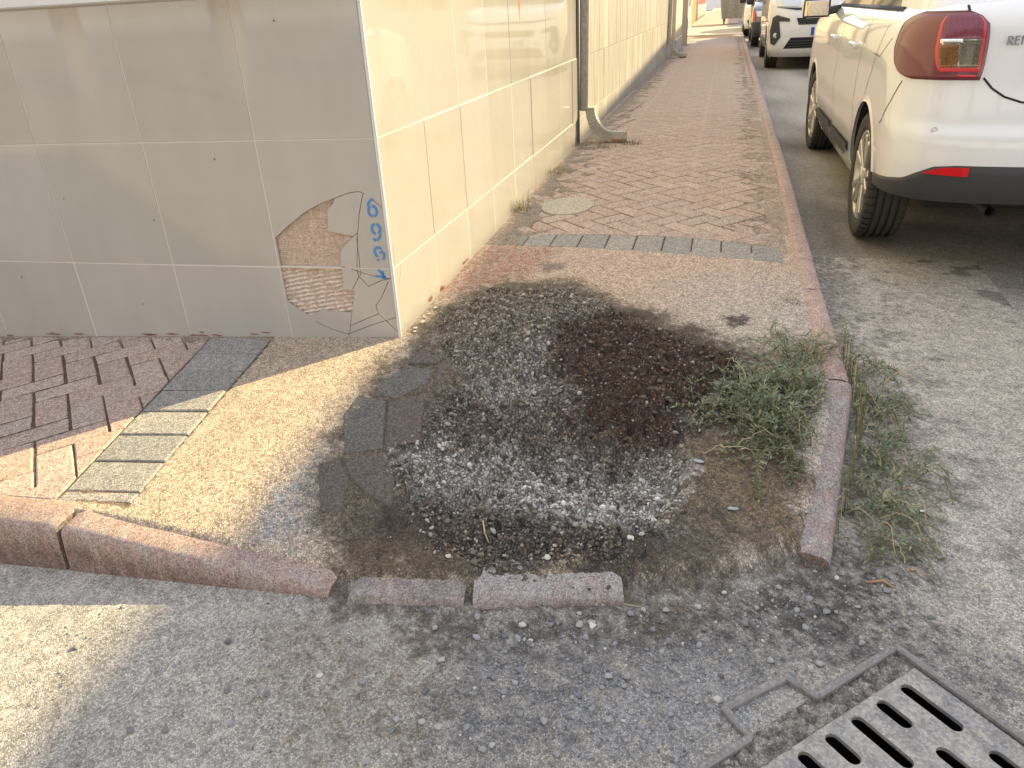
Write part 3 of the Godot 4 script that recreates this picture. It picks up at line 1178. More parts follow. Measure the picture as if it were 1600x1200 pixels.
func poly_area(q: PackedVector2Array) -> float:
	var a := 0.0
	for k in q.size():
		a += q[k].cross(q[(k + 1) % q.size()]) * .5
	return absf(a)

func build_tiled_building() -> void:
	var t := thing("tiled_building", "corner building clad in glossy beige tiles with broken tiles at the foot of its corner", "building")
	# core wall behind the tiles
	var b := B.new()
	var bx := PackedVector2Array([Vector2(-.016, .016), Vector2(-9.0 * cos(FRONT_ANGLE), -9.0 * sin(FRONT_ANGLE) + .0), Vector2(-9.0, -4.0), Vector2(-.016, -4.0)])
	bx[0] = Vector2(-.016, -.0155)
	bx[1] = Vector2(-8.993, .36 - .0155)
	b.slab(bx, Transform3D(Basis(Vector3(1, 0, 0), Vector3(0, 0, 1), Vector3(0, 1, 0)), Vector3(0, 4.6, 0)), 5.0)
	put("wall", b.mesh(), M.grout, t)
	var gap := .0022
	var holes := [v2s("hole1"), v2s("hole2")]
	var cracks := []
	for k in 15:
		cracks.append(v2s("crack%d" % k))
	# front tiles
	var u0 := -.009
	for col in 16:
		var x1 := u0 - .45 * col if col > 0 else u0
		x1 = -.45 * col - gap if col > 0 else -.010
		var x0 := -.45 * (col + 1) + gap
		for r in 3:
			var y0: float = ROWS[r] + gap
			var y1: float = ROWS[r + 1] - gap
			if col == 0 and r < 2:
				for fr in fragments(rect(x0, y0, x1, y1), holes, cracks):
					if poly_area(fr) < .00002:
						continue
					var fb := B.new()
					var big := poly_area(fr) > .05
					var c := Vector2.ZERO
					for q in fr:
						c += q / fr.size()
					var tf := front_frame(-.0005 if big else rng.randf_range(-.0022, .0006))
					if not big:
						var tilt := Basis(Vector3(1, 0, 0), rng.randf_range(-.012, .012)) * Basis(Vector3(0, 1, 0), rng.randf_range(-.012, .012))
						tf = tf * Transform3D(Basis(), Vector3(c.x, c.y, 0)) * Transform3D(tilt, Vector3.ZERO) * Transform3D(Basis(), Vector3(-c.x, -c.y, 0))
					fb.slab(fr, tf, .008, .0)
					put("tile_fragment", fb.mesh(), M.tile, t)
			else:
				var fb := B.new()
				fb.slab(rect(x0, y0, x1, y1), front_frame(rng.randf_range(-.0006, .0006)) * Transform3D(Basis(Vector3(1, 0, 0), rng.randf_range(-.0012, .0012)) * Basis(Vector3(0, 1, 0), rng.randf_range(-.0012, .0012)), Vector3.ZERO), .009, .0012)
				put("tile", fb.mesh(), M.tiles[rng.randi() % 4], t)
	# grout in the joints
	var gb := B.new()
	for r in 4:
		gb.box(front_frame() * Transform3D(Basis(), Vector3(-4.5, ROWS[r], -.0068)), Vector3(8.98, .006, .0110))
		if r != 1:
			gb.box(side_frame() * Transform3D(Basis(), Vector3(1.91, ROWS[r], -.0068)), Vector3(3.79, .006, .0110))
	gb.box(side_frame() * Transform3D(Basis(), Vector3(1.91, ROWS[1], -.0068)), Vector3(3.79, .006, .0110))
	for col in range(1, 17):
		for r in 3:
			gb.box(front_frame() * Transform3D(Basis(), Vector3(-.45 * col, (ROWS[r] + ROWS[r + 1]) * .5, -.0068)), Vector3(.006, ROWS[r + 1] - ROWS[r] - .006, .0110))
			if col < 9:
				gb.box(side_frame() * Transform3D(Basis(), Vector3(.45 * col, (ROWS[r] + ROWS[r + 1]) * .5, -.0068)), Vector3(.006, ROWS[r + 1] - ROWS[r] - .006, .0110))
	var go := put("grout", gb.mesh(), M.grout, t)
	go.set_meta("kind", "stuff")
	# combed adhesive laid bare in the holes
	for hk in 2:
		comb_mortar(holes[hk], hk, t)
	# side tiles
	for col in 9:
		var z1 := -.45 * col - gap if col > 0 else -.010
		var z0 := -.45 * (col + 1) + gap
		if col == 8:
			z0 = -3.80
		for r in 3:
			var y0: float = ROWS[r] + gap
			var y1: float = ROWS[r + 1] - gap
			var rc := rect(-z1, y0, -z0, y1)      # u = -z
			var parts := [rc]
			if col == 0:
				var h := PackedVector2Array()
				for q in v2s("rhole"):
					h.append(Vector2(-q.x, q.y))
				var cr := []
				for kk in 2:
					var c := PackedVector2Array()
					for q in v2s("rcrack%d" % kk):
						c.append(Vector2(-q.x, q.y))
					cr.append(c)
				parts = fragments(rc, [h], cr)
			for q in parts:
				if poly_area(q) < .00005:
					continue
				var fb := B.new()
				fb.slab(q, side_frame(rng.randf_range(-.0012, .0008)) * Transform3D(Basis(Vector3(0, 1, 0), rng.randf_range(-.001, .001)), Vector3.ZERO), .009, .0012 if parts.size() == 1 else 0.0)
				put("tile", fb.mesh(), M.tiles[rng.randi() % 4], t)
	var rim_pts := PackedVector2Array()
	var rh := v2s("rhole")
	for k in 4:
		rim_pts.append(Vector2(-rh[k].x, rh[k].y))
	var chip := B.new()
	for pl in Geometry2D.offset_polyline(rim_pts, .0045, Geometry2D.JOIN_ROUND, Geometry2D.END_BUTT):
		chip.slab(pl, side_frame(-.0014), .008)
	put("chipped_edge", chip.mesh(), M.tile_edge, t)
	# metal strip at the corner, ledge over the tiles, plain wall above
	var cb := B.new()
	cb.box(Transform3D(Basis(), Vector3(-.003, .50, -.003)), Vector3(.012, 1.33, .012), .003)
	put("corner_strip", cb.mesh(), M.trim, t)
	var lb := B.new()
	lb.box(front_frame() * Transform3D(Basis(), Vector3(-4.5, 1.185, -.03)), Vector3(9.06, .034, .15), .005)
	put("ledge", lb.mesh(), M.alu, t)
	lb = B.new()
	lb.box(side_frame() * Transform3D(Basis(), Vector3(1.98, 1.185, -.03)), Vector3(3.7, .034, .15), .005)
	put("ledge", lb.mesh(), M.alu, t)
	var wb := B.new()
	for col in 5:       # shop windows above the ledge
		var x := -1.1 - col * 1.75
		wb = B.new()
		wb.box(front_frame() * Transform3D(Basis(), Vector3(x, 2.1, -.006)), Vector3(1.5, 1.6, .03), .006)
		var w := put("window", wb.mesh(), M.trim, t)
		wb = B.new()
		wb.box(front_frame() * Transform3D(Basis(), Vector3(x, 2.1, .012)), Vector3(1.38, 1.48, .008), .001)
		put("pane", wb.mesh(), M.glass_dark, w)
	# dark joint profile where the next wall begins
	var db := B.new()
	db.box(Transform3D(Basis(), Vector3(-.008, 2.2, -3.822)), Vector3(.045, 4.4, .035), .004)
	put("joint_profile", db.mesh(), M.trim_dark, t)
	# stencilled figures in blue paint
	stencil(t)
	# rust run on the side tiles and paint scraps
	var rb := B.new()
	rb.slab(PackedVector2Array([Vector2(2.02, 1.166), Vector2(2.07, 1.166), Vector2(2.065, 1.11), Vector2(2.05, 1.07), Vector2(2.04, 1.015), Vector2(2.03, 1.06), Vector2(2.015, 1.1)]), side_frame(.0012), .001)
	put("rust_stain", rb.mesh(), M.rust, t)
	# scraps of old red paint at the foot of the tiles, small holes
	for k in 16:
		var u := -.25 - rng.randf() * 1.9
		var fleck := PackedVector2Array()
		var l := rng.randf_range(.008, .04)
		var c := Vector2(u, .04 * u + rng.randf_range(.004, .02))
		for e in 7:
			var a := TAU * e / 7.0
			fleck.append(c + Vector2(cos(a) * l, sin(a) * rng.randf_range(.0015, .005)))
		var sb := B.new()
		sb.slab(fleck, front_frame(.0011), .0008)
		put("paint_scrap", sb.mesh(), M.scrap, t)
	for k in 4:
		var u := .25 + rng.randf() * .6
		var fleck := PackedVector2Array()
		var l := rng.randf_range(.01, .045)
		var c := Vector2(u, .027 * u + rng.randf_range(.006, .03))
		for e in 8:
			var a := TAU * e / 8.0
			fleck.append(c + Vector2(cos(a) * l * rng.randf_range(.7, 1.1), sin(a) * rng.randf_range(.003, .012)))
		var sb := B.new()
		sb.slab(fleck, side_frame(.0013), .0008)
		put("paint_scrap", sb.mesh(), M.rust if k % 3 == 0 else M.scrap, t)
	for e in [[-1.62, .20], [-1.08, .10], [-.30, 1.09], [-1.30, .52], [-.93, .44], [-.62, .66]]:
		var hb := B.new(true)
		hb.lathe(PackedVector2Array([Vector2(.0008, .0032), Vector2(.0011, .0001)]), front_frame(.0012) * Transform3D(Basis(Vector3(0, 0, 1), Vector3(0, 1, 0), Vector3(-1, 0, 0)), Vector3(e[0], e[1], 0)), 8)
		put("plugged_hole", hb.mesh(), M.trim_dark, t)
	# the wall beyond, clad in narrow panels
	var n := thing("panelled_wall", "long wall clad in narrow pale panels between the two downpipes", "wall", Vector3(0, 0, 0))
	b = B.new()
	b.slab(rect(-15.0, -6.0, -.055, -0.0), Transform3D(Basis(Vector3(1, 0, 0), Vector3(0, 0, 1), Vector3(0, 1, 0)), Vector3(0, 4.2, -4.0)), 4.5)
	var core := B.new()
	core.box(Transform3D(Basis(), Vector3(-3.03, 2.0, -9.43)), Vector3(6.0, 4.6, 11.16), 0.0)
	put("wall", core.mesh(), M.grout, n)
	var rows2 := [-.1, .26, .708, 1.16, 1.62, 2.2]
	var z := -3.85
	var k := 0
	while z > -14.9:
		var w := .30
		for r in 5:
			var pb := B.new()
			pb.slab(rect(-z + .002, rows2[r] + .002, -z + w - .002, rows2[r + 1] - .002), side_frame(-.014 + rng.randf_range(-.0015, .0015)) , .012, .002)
			put("panel", pb.mesh(), M.panel if rng.randf() < .8 else M.panel_pale, n)
		z -= w
		k += 1

func comb_mortar(h: PackedVector2Array, hk: int, t: Node3D) -> void:
	# ridged adhesive: a fine height field inside the hole's box, set back behind the tile face
	var lo := h[0]
	var hi := h[0]
	for q in h:
		lo = lo.min(q)
		hi = hi.max(q)
	lo -= Vector2(.004, .004)
	hi += Vector2(.004, .004)
	hi.x = min(hi.x, -.011)
	var step := .0022
	var nx := int((hi.x - lo.x) / step) + 2
	var ny := int((hi.y - lo.y) / step) + 2
	var st := SurfaceTool.new()
	st.begin(Mesh.PRIMITIVE_TRIANGLES)
	st.set_smooth_group(0)
	var fr := front_frame()
	for j in ny:
		for i in nx:
			var u := minf(lo.x + i * step, hi.x)
			var v := minf(lo.y + j * step, hi.y)
			var n := nz.get_noise_2d(u * 24.0, v * 24.0 + 5.0)
			var n2 := nf.get_noise_2d(u * 110.0, v * 160.0)
			var upper := ss(.262, .272, v)
			var ph := (v + u * lerpf(-.18, .05, upper)) * TAU / lerpf(.0165, .0085, upper) + n * lerpf(2.2, 5.0, upper)
			var ridge := pow(.5 + .5 * sin(ph), lerpf(1.3, 2.2, upper)) * lerpf(1.0, .5, upper)
			var bare := ss(.05, .3, n + .25 * upper)
			ridge *= 1.0 - bare * .75
			var y := -.0135 + ridge * .0055 + n2 * .0012
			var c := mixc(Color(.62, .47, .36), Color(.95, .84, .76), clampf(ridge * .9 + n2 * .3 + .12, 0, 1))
			st.set_color(c)
			st.add_vertex(fr * Vector3(u, v, y))
	for j in ny - 1:
		for i in nx - 1:
			var q := j * nx + i
			for e in [q, q + nx, q + nx + 1, q, q + nx + 1, q + 1]:
				st.add_index(e)
	st.generate_normals()
	var m: StandardMaterial3D = M.mortar.duplicate()
	m.albedo_color = Color.WHITE
	m.vertex_color_use_as_albedo = true
	put("adhesive_bed", st.commit(), m, t)

func stroke(b: B, pts: Array, w: float, at: Vector2) -> void:
	var p := PackedVector2Array()
	for q in pts:
		p.append(at + q * 1.16)
	for pl in Geometry2D.offset_polyline(p, w * .5, Geometry2D.JOIN_ROUND, Geometry2D.END_BUTT):
		if not Geometry2D.is_polygon_clockwise(pl):
			b.slab(pl, front_frame(.0016), .0010)

func arc(c: Vector2, rx: float, ry: float, a0: float, a1: float) -> Array:
	var r := []
	for k in 11:
		var a := deg_to_rad(lerpf(a0, a1, k / 10.0))
		r.append(c + Vector2(cos(a) * rx, sin(a) * ry))
	return r

func stencil(t: Node3D) -> void:
	var w := .0088
	var six := B.new()      # 6
	var o := Vector2(-.047, .487)
	stroke(six, arc(Vector2(0, -.009), .0135, .0155, -80, 95), w, o)
	stroke(six, arc(Vector2(0, -.009), .0135, .0155, 118, 262), w, o)
	stroke(six, arc(Vector2(.008, -.004), .0225, .031, 95, 160), w, o)
	put("stencil_figure", six.mesh(), M.blue_paint, t)
	var nine := B.new()     # 9
	o = Vector2(-.043, .403)
	stroke(nine, arc(Vector2(0, .009), .0135, .0150, 100, 258), w, o)
	stroke(nine, arc(Vector2(0, .009), .0135, .0150, -62, 78), w, o)
	stroke(nine, arc(Vector2(-.008, .004), .0220, .031, -20, -72), w, o)
	stroke(nine, arc(Vector2(-.002, -.010), .014, .017, -100, -140), w, o)
	put("stencil_figure", nine.mesh(), M.blue_paint, t)
	var part := B.new()     # a 9 half rubbed out
	o = Vector2(-.043, .320)
	stroke(part, arc(Vector2(-.001, .008), .0130, .0150, 40, 250), w, o)
	stroke(part, arc(Vector2(-.004, .004), .0200, .030, 5, -42), w, o)
	stroke(part, [Vector2(.002, .004), Vector2(.010, .012), Vector2(.013, .004)], w * .8, o)
	stroke(part, [Vector2(-.008, -.019), Vector2(-.003, -.017)], w, o)
	put("stencil_figure", part.mesh(), M.blue_paint, t)
	var one := B.new()      # slanted stub of the last figure
	o = Vector2(-.044, .246)
	stroke(one, [Vector2(-.020, -.006), Vector2(-.002, -.008), Vector2(.012, -.012)], w * .9, o)
	stroke(one, [Vector2(-.010, .016), Vector2(.002, .002), Vector2(.014, -.014)], w * .9, o)
	stroke(one, [Vector2(.004, .012), Vector2(.006, -.014)], w * .9, o)
	put("stencil_figure", one.mesh(), M.blue_paint, t)

func wall_block(parent: Node3D, called: String, c: Vector3, s: Vector3, m: Material) -> MeshInstance3D:
	var b := B.new()
	b.box(Transform3D(Basis(), c), s, .01)
	return put(called, b.mesh(), m, parent)

func build_neighbours() -> void:
	var t := thing("pilaster", "pale plastered pilaster at the end of the panelled wall", "pilaster", Vector3(0, 0, -16.2))
	wall_block(t, "shaft", Vector3(-.3, 2.0, 0.1), Vector3(.72, 4.6, 2.2), M.plaster)
	wall_block(t, "plinth", Vector3(-.29, .18, 0.1), Vector3(.74, .34, 2.24), M.panel_pale)
	t = thing("gate_post", "dark metal gate post standing beyond the pale pilaster", "post", Vector3(.06, .05, -18.2))
	wall_block(t, "post", Vector3(0, 1.2, 0), Vector3(.16, 2.4, .5), M.post)
	wall_block(t, "cap", Vector3(0, 2.42, 0), Vector3(.2, .05, .54), M.trim_dark)
	wall_block(t, "base_plate", Vector3(0, .02, 0), Vector3(.22, .04, .56), M.trim_dark)
	t = thing("cream_house", "sunlit cream plastered house beyond the gate post", "house", Vector3(-.35, 0, -27))
	wall_block(t, "wall", Vector3(-3.0, 2.3, 0), Vector3(6.0, 5.0, 9.0), M.plaster)
	wall_block(t, "plinth", Vector3(-.0, .15, 0), Vector3(.06, .5, 9.02), M.panel)
	for k in 2:
		var d := wall_block(t, "window", Vector3(.02, 1.5, 1.5 - k * 3.0), Vector3(.08, 1.5, 1.2), M.white)
		wall_block(d, "pane", Vector3(.065, 1.5, 1.5 - k * 3.0), Vector3(.02, 1.3, 1.0), M.pane)
	t = thing("ochre_house", "ochre house beyond the cream house", "house", Vector3(-.75, 0, -40))
	wall_block(t, "wall", Vector3(-3.0, 2.5, 0), Vector3(6.0, 5.4, 14.0), M.ochre)
	wall_block(t, "corner_pipe", Vector3(.05, 2.2, -6.6), Vector3(.12, 4.6, .14), M.white)
	var w := wall_block(t, "door", Vector3(.03, 1.05, 3.0), Vector3(.08, 2.2, 1.1), M.post)
	wall_block(w, "handle", Vector3(.09, 1.0, 2.6), Vector3(.05, .14, .04), M.chrome)
	t = thing("maroon_house", "dark red house at the far end of the street", "house", Vector3(-.95, 0, -62))
	wall_block(t, "wall", Vector3(-3.0, 3.0, 0), Vector3(6.0, 6.4, 20.0), M.maroon)
	wall_block(t, "plinth", Vector3(.0, .3, 0), Vector3(.08, .8, 20.02), M.panel_pale)
	t = thing("white_house", "white building closing the far end of the street", "building", Vector3(0, 0, -105))
	wall_block(t, "wall", Vector3(0, 3.5, 0), Vector3(30.0, 8.0, 6.0), M.white)
	for k in 12:
		var f := wall_block(t, "window", Vector3(-13.2 + k * 2.4, 1.9, 3.02), Vector3(1.4, 1.7, .08), M.trim)
		wall_block(f, "pane", Vector3(-13.2 + k * 2.4, 1.9, 3.07), Vector3(1.2, 1.5, .03), M.pane)
	# side pavement before the cream house, one step up, and its far end
	var st := setting("neighbour_pavement")
	var b := B.new()
	b.box(Transform3D(Basis(), Vector3(.60, .02, -26.2)), Vector3(1.88, .16, 6.0), .015)
	put("step", b.mesh(), M.screed, st)
	b = B.new()
	b.box(Transform3D(Basis(), Vector3(.50, .00, -65.0)), Vector3(2.0, .15, 71.0), .015)
	put("step", b.mesh(), M.brick[1], st)

func build_opposite() -> void:
	# the block across the street whose shade lies over the pavement
	var t := thing("opposite_building", "long two storey building across the street with a flat parapet", "building", Vector3(8.98, -.1, -8.7), .040)
	wall_block(t, "wall", Vector3(4.5, 3.6, -5.2), Vector3(9.0, 7.2, 26.4), M.facade)
	wall_block(t, "parapet", Vector3(4.5, 7.26, -5.2), Vector3(9.06, .3, 26.46), M.panel_pale)
	for r in 2:
		for k in 8:
			var z := 6.2 - k * 3.1
			var f := wall_block(t, "window", Vector3(.0, 1.9 + r * 3.1, z), Vector3(.10, 1.5, 1.5), M.white)
			wall_block(f, "pane", Vector3(-.055, 1.9 + r * 3.1, z), Vector3(.03, 1.3, 1.3), M.pane)
	t = thing("opposite_house", "plain house across the street beyond a sunny gap", "house", Vector3(9.0, -.1, -56))
	wall_block(t, "wall", Vector3(4.5, 3.0, 0), Vector3(9.0, 6.4, 38.0), M.facade)
	wall_block(t, "roof", Vector3(4.5, 6.3, 0), Vector3(9.6, .3, 38.6), M.roof)

# ---------------------------------------------------------------- downpipes

func downpipe(at: Vector3, label: String, twist: float) -> void:
	var t := thing("downpipe", label, "downpipe", at, twist, "downpipes at the foot of the wall")
	# square shaft
	var b := B.new()
	b.box(Transform3D(Basis(Vector3(0, 0, 1), -.012), Vector3(-.012, 2.3, 0)), Vector3(.068, 4.1, .100), .008)
	put("shaft", b.mesh(), M.pipe, t)
	for y in [1.6, 3.2]:
		b = B.new()
		b.box(Transform3D(Basis(), Vector3(-.02, y, 0)), Vector3(.09, .03, .098), .003)
		put("bracket", b.mesh(), M.trim_dark, t)
	# ribbed elbow sweeping from the wall out over the pavement
	b = B.new()
	var pts := []
	for k in 33:
		var a := k / 32.0 * PI * .5
		pts.append(Vector2(.012 + .168 * (1.0 - cos(a)) * 1.0 + .01 * sin(a), .27 - .222 * sin(a)))
	for k in pts.size() - 1:
		var rib0 := 1.0 + (.13 * (.5 + .5 * cos(k * PI)) if k > 8 else 0.0)
		var rib1 := 1.0 + (.13 * (.5 + .5 * cos((k + 1) * PI)) if k > 7 else 0.0)
		var q := []
		for e in 2:
			var i := k + e
			var d: Vector2 = (pts[min(i + 1, 32)] - pts[max(i - 1, 0)]).normalized()
			var n := Vector2(-d.y, d.x)
			var r: float = (rib0 if e == 0 else rib1)
			var row := []
			for c in [[-1, -1], [1, -1], [1, 1], [-1, 1]]:
				var o: Vector2 = pts[i] + n * (.036 * r * c[0])
				row.append(Vector3(o.x, o.y, .052 * r * c[1]))
			q.append(row)
		var mid := Vector3(pts[k].x, pts[k].y, 0)
		for c in 4:
			var c2 := (c + 1) % 4
			b.quad_n(q[0][c], q[0][c2], q[1][c2], q[1][c], (q[0][c] + q[0][c2]) * .5 - mid)
	put("elbow", b.mesh(), M.pipe_dirty, t)
	# open mouth piece, rusty below, dark inside
	b = B.new()
	for sg in [-1.0, 1.0]:
		b.box(Transform3D(Basis(), Vector3(.235, .045, sg * .050)), Vector3(.13, .072, .004), .001)
	b.box(Transform3D(Basis(), Vector3(.235, .083, 0)), Vector3(.13, .004, .104), .001)
	put("mouth", b.mesh(), M.pipe_dirty, t)
	b = B.new()
	b.box(Transform3D(Basis(), Vector3(.235, .012, 0)), Vector3(.134, .010, .104), .001)
	b.box(Transform3D(Basis(), Vector3(.235, .022, .0535)), Vector3(.13, .018, .003), .001)
	put("mouth_floor", b.mesh(), M.pipe_rust, t)
	b = B.new()
	b.box(Transform3D(Basis(), Vector3(.010, .268, 0)), Vector3(.080, .016, .112), .003)
	put("collar", b.mesh(), M.pipe_dirty, t)

func build_pipes() -> void:
	downpipe(Vector3(.075, .078, -3.92), "beige square downpipe with a ribbed elbow over dry weeds beside the dark joint", 0.05)
	downpipe(Vector3(.06, .078, -13.7), "beige square downpipe by the pale pilaster far along the wall", -.05)

# ---------------------------------------------------------------- drain grate

func build_grate() -> void:
	var y := road_h(1.5, 1.3) + .004
	var t := thing("drain_grate", "cast iron slotted drain grate in a stepped frame set in the asphalt", "drain", Vector3(1.534, y, 1.141), 0.0)
	var ang := deg_to_rad(-45.8)
	t.rotation.y = ang
	# local: x along the right edge, z along the left edge
	var W := .52
	var slots := []
	for r in 7:
		var v := .066 + .0703 * r
		var u := .060
		var long := r % 2 == 0
		while u < W - .06:
			var l := .122 if long else .070
			l = minf(l, W - .05 - u)
			if l > .03:
				slots.append(Rect2(u, v - .0135, l, .027))
			u += l + .050
			long = not long if (r % 2 == 0) else not long
	# plate as strips between slot rows with rounded slot ends
	var pb := B.new()
	var prev := .008
	for r in 7:
		var v := .066 + .0703 * r
		strip(pb, .046, W, prev, v - .0135)
		prev = v + .0135
		var cuts := []
		for s in slots:
			if absf(s.position.y + .0135 - v) < .001:
				cuts.append(s)
		var u := .046
		for s in cuts:
			bridge(pb, u, s.position.x, v - .0135, v + .0135, u > .05, true)
			u = s.end.x
		bridge(pb, u, W, v - .0135, v + .0135, true, false)
	strip(pb, .046, W, prev, W)
	var am := pb.mesh()
	var mdt := MeshDataTool.new()
	mdt.create_from_surface(am, 0)
	for i in mdt.get_vertex_count():
		var p := mdt.get_vertex(i)
		var n := nz.get_noise_2d(p.x * 14.0, p.z * 14.0)
		mdt.set_vertex_color(i, mixc(Color(.36, .35, .345), Color(.54, .50, .45), .5 + n * 1.6))
	am.clear_surfaces()
	mdt.commit_to_surface(am)
	put("slotted_plate", am, M.iron, t)
	# dirt packed along the left margin, frame bars, sump below
	var fb: B
	for e in [[Vector2(-.006, -.006), Vector2(W + .03, -.006)], [Vector2(-.006, .004), Vector2(-.006, .222)], [Vector2(-.006, .226), Vector2(-.070, .240)], [Vector2(-.078, .395), Vector2(-.006, .400)], [Vector2(-.006, .404), Vector2(-.006, W)]]:
		fb = B.new()
		bar(fb, e[0], e[1], .015)
		put("frame_bar", fb.mesh(), M.iron_dark, t)
	fb = B.new()
	bar(fb, Vector2(-.070, .246), Vector2(-.078, .390), .017)
	put("frame_bar", fb.mesh(), M.iron_dark, t)
	# ledge of packed dirt between the frame and the plate
	var dst := SurfaceTool.new()
	dst.begin(Mesh.PRIMITIVE_TRIANGLES)
	dst.set_smooth_group(0)
	for j in 131:
		for i in 15:
			var p := Vector3(-.012 + i * .0042, .0005, -.002 + j * .004)
			var n := nz.get_noise_2d(p.x * 30.0, p.z * 30.0)
			p.y += n * .007 + nf.get_noise_2d(p.x * 160.0, p.z * 160.0) * .0022
			dst.set_color(mixc(Color(.20, .175, .15), Color(.50, .46, .40), .5 + n * 1.4))
			dst.set_uv(Vector2(p.x, p.z))
			dst.add_vertex(p)
	for j in 130:
		for i in 14:
			var q := j * 15 + i
			for e in [q, q + 1, q + 16, q, q + 16, q + 15]:
				dst.add_index(e)
	dst.generate_normals()
	put("packed_dirt", dst.commit(), M.asphalt, t)
	var sump := B.new()
	sump.box(Transform3D(Basis(), Vector3(W * .5, -.35, W * .5)), Vector3(W + .12, .02, W + .12))
	for e in [[Vector3(.006, -.19, W * .5), Vector3(.02, .36, W + .1)], [Vector3(W + .02, -.19, W * .5), Vector3(.02, .36, W + .1)], [Vector3(W * .5, -.191, -.004), Vector3(W + .1, .36, .02)], [Vector3(W * .5, -.191, W + .02), Vector3(W + .1, .36, .02)]]:
		sump.box(Transform3D(Basis(), e[0]), e[1])
	put("sump", sump.mesh(), M.void, t)

func strip(b: B, u0: float, u1: float, v0: float, v1: float) -> void:
	var n := 14
	for k in n:
		b.box(Transform3D(Basis(), Vector3(lerpf(u0, u1, (k + .5) / n), -.0025, (v0 + v1) * .5)), Vector3((u1 - u0) / n, .009, v1 - v0))

func bridge(b: B, u0: float, u1: float, v0: float, v1: float, round0: bool, round1: bool) -> void:    # metal between two slot ends, with concave rounded ends
	var r := (v1 - v0) * .5
	var c := (v0 + v1) * .5
	var pl := PackedVector2Array()
	for k in 9:
		var a := PI * k / 8.0
		pl.append(Vector2(u1 + (r * (1.0 - sin(a)) if round1 else 0.0), c + cos(a) * r * -1.0))
	for k in 9:
		var a := PI * k / 8.0
		pl.append(Vector2(u0 - (r * (1.0 - sin(a)) if round0 else 0.0), c + cos(a) * r))
	# polygon lies in x,z; slab front faces up
	var q := PackedVector2Array()
	for p in pl:
		q.append(Vector2(p.x, -p.y))
	b.slab(q, Transform3D(Basis(Vector3(1, 0, 0), Vector3(0, 0, -1), Vector3(0, 1, 0)), Vector3(0, .002, 0)), .009)

func bar(b: B, a: Vector2, c: Vector2, w: float) -> void:
	var d := (c - a)
	var m := (a + c) * .5
	b.box(Transform3D(Basis(Vector3(d.x, 0, d.y).normalized(), Vector3.UP, Vector3(d.x, 0, d.y).normalized().cross(Vector3.UP)), Vector3(m.x, -.006, m.y)), Vector3(d.length() + w * .6, .036, w), .004)

# ---------------------------------------------------------------- vehicles

class Shell:
	var rows := []           # [y, half width, rear z, front z]
	var n_exp := 4.2
	var depth := .55
	var cache := {}
	func row(y: float) -> Array:
		var k := 0
		while k < rows.size() - 2 and y > rows[k + 1][0]:
			k += 1
		var a: Array = rows[max(k - 1, 0)]
		var b: Array = rows[k]
		var c: Array = rows[k + 1]
		var d: Array = rows[min(k + 2, rows.size() - 1)]
		var t: float = clampf((y - b[0]) / (c[0] - b[0]), 0.0, 1.0)
		var r := [y]
		for i in range(1, 4):
			var h: float = c[0] - b[0]
			var m0: float = (c[i] - a[i]) / maxf(c[0] - a[0], .001) * h
			var m1: float = (d[i] - b[i]) / maxf(d[0] - b[0], .001) * h
			var lim: float = absf(c[i] - b[i]) * 2.5
			m0 = clampf(m0, -lim, lim)
			m1 = clampf(m1, -lim, lim)
			var t2 := t * t
			var t3 := t2 * t
			r.append((2 * t3 - 3 * t2 + 1) * b[i] + (t3 - 2 * t2 + t) * m0 + (-2 * t3 + 3 * t2) * c[i] + (t3 - t2) * m1)
		return r
	func rear(x: float, y: float) -> Vector3:       # point of the rear end at x
		var r := row(y)
		var q: float = clampf(absf(x) / r[1], 0.0, 1.0)
		var zc: float = r[2] - depth
		return Vector3(x, y, zc + depth * pow(1.0 - pow(q, n_exp), 1.0 / n_exp))
	func half(y: float) -> PackedVector3Array:      # left half from the rear centre round to the front centre
		var key := int(round(y * 2000.0))
		if cache.has(key):
			return cache[key]
		var r := row(y)
		var p := PackedVector3Array()
		var w: float = r[1]
		var zc: float = r[2] - depth
		var zf: float = r[3] + depth
		var e := 2.0 / n_exp
		for k in 33:
			var a := PI * .5 * (1.0 - pow(k / 32.0, 1.0))
			p.append(Vector3(-w * pow(cos(a), e), y, zc + depth * pow(sin(a), e)))
		for k in range(1, 110):
			p.append(Vector3(-w, y, lerpf(zc, zf, k / 110.0)))
		for k in 20:
			var a := PI * .5 * k / 19.0
			p.append(Vector3(-w * pow(maxf(cos(a), 0.0), e), y, zf - depth * pow(sin(a), e)))
		cache[key] = p
		return p
	func at(s: float, y: float) -> Vector3:         # s metres round from the rear centre
		var p := half(y)
		var l := 0.0
		for k in p.size() - 1:
			var d := p[k].distance_to(p[k + 1])
			if l + d >= s:
				return p[k].lerp(p[k + 1], (s - l) / d)
			l += d
		return p[p.size() - 1]
	func s_of_z(z: float, y: float) -> float:
		var p := half(y)
		var l := 0.0
		for k in p.size() - 1:
			if p[k + 1].z <= z and p[k].x < -.3:
				return l
			l += p[k].distance_to(p[k + 1])
		return l
	func s_of_x(x: float, y: float) -> float:
		var p := half(y)
		var l := 0.0
		for k in p.size() - 1:
			if p[k + 1].x <= x:
				return l + p[k].distance_to(p[k + 1]) * clampf((x - p[k].x) / minf(p[k + 1].x - p[k].x, -.00001), 0, 1)
			l += p[k].distance_to(p[k + 1])
		return l
	func nrm(s: float, y: float) -> Vector3:
		var a := at(s + .01, y) - at(maxf(s - .01, 0), y)
		var b := at(s, y + .01) - at(s, y - .01)
		var n := a.cross(b).normalized()
		if n.dot(at(s, y) - Vector3(0, y, -1.3)) < 0.0:
			n = -n
		return n

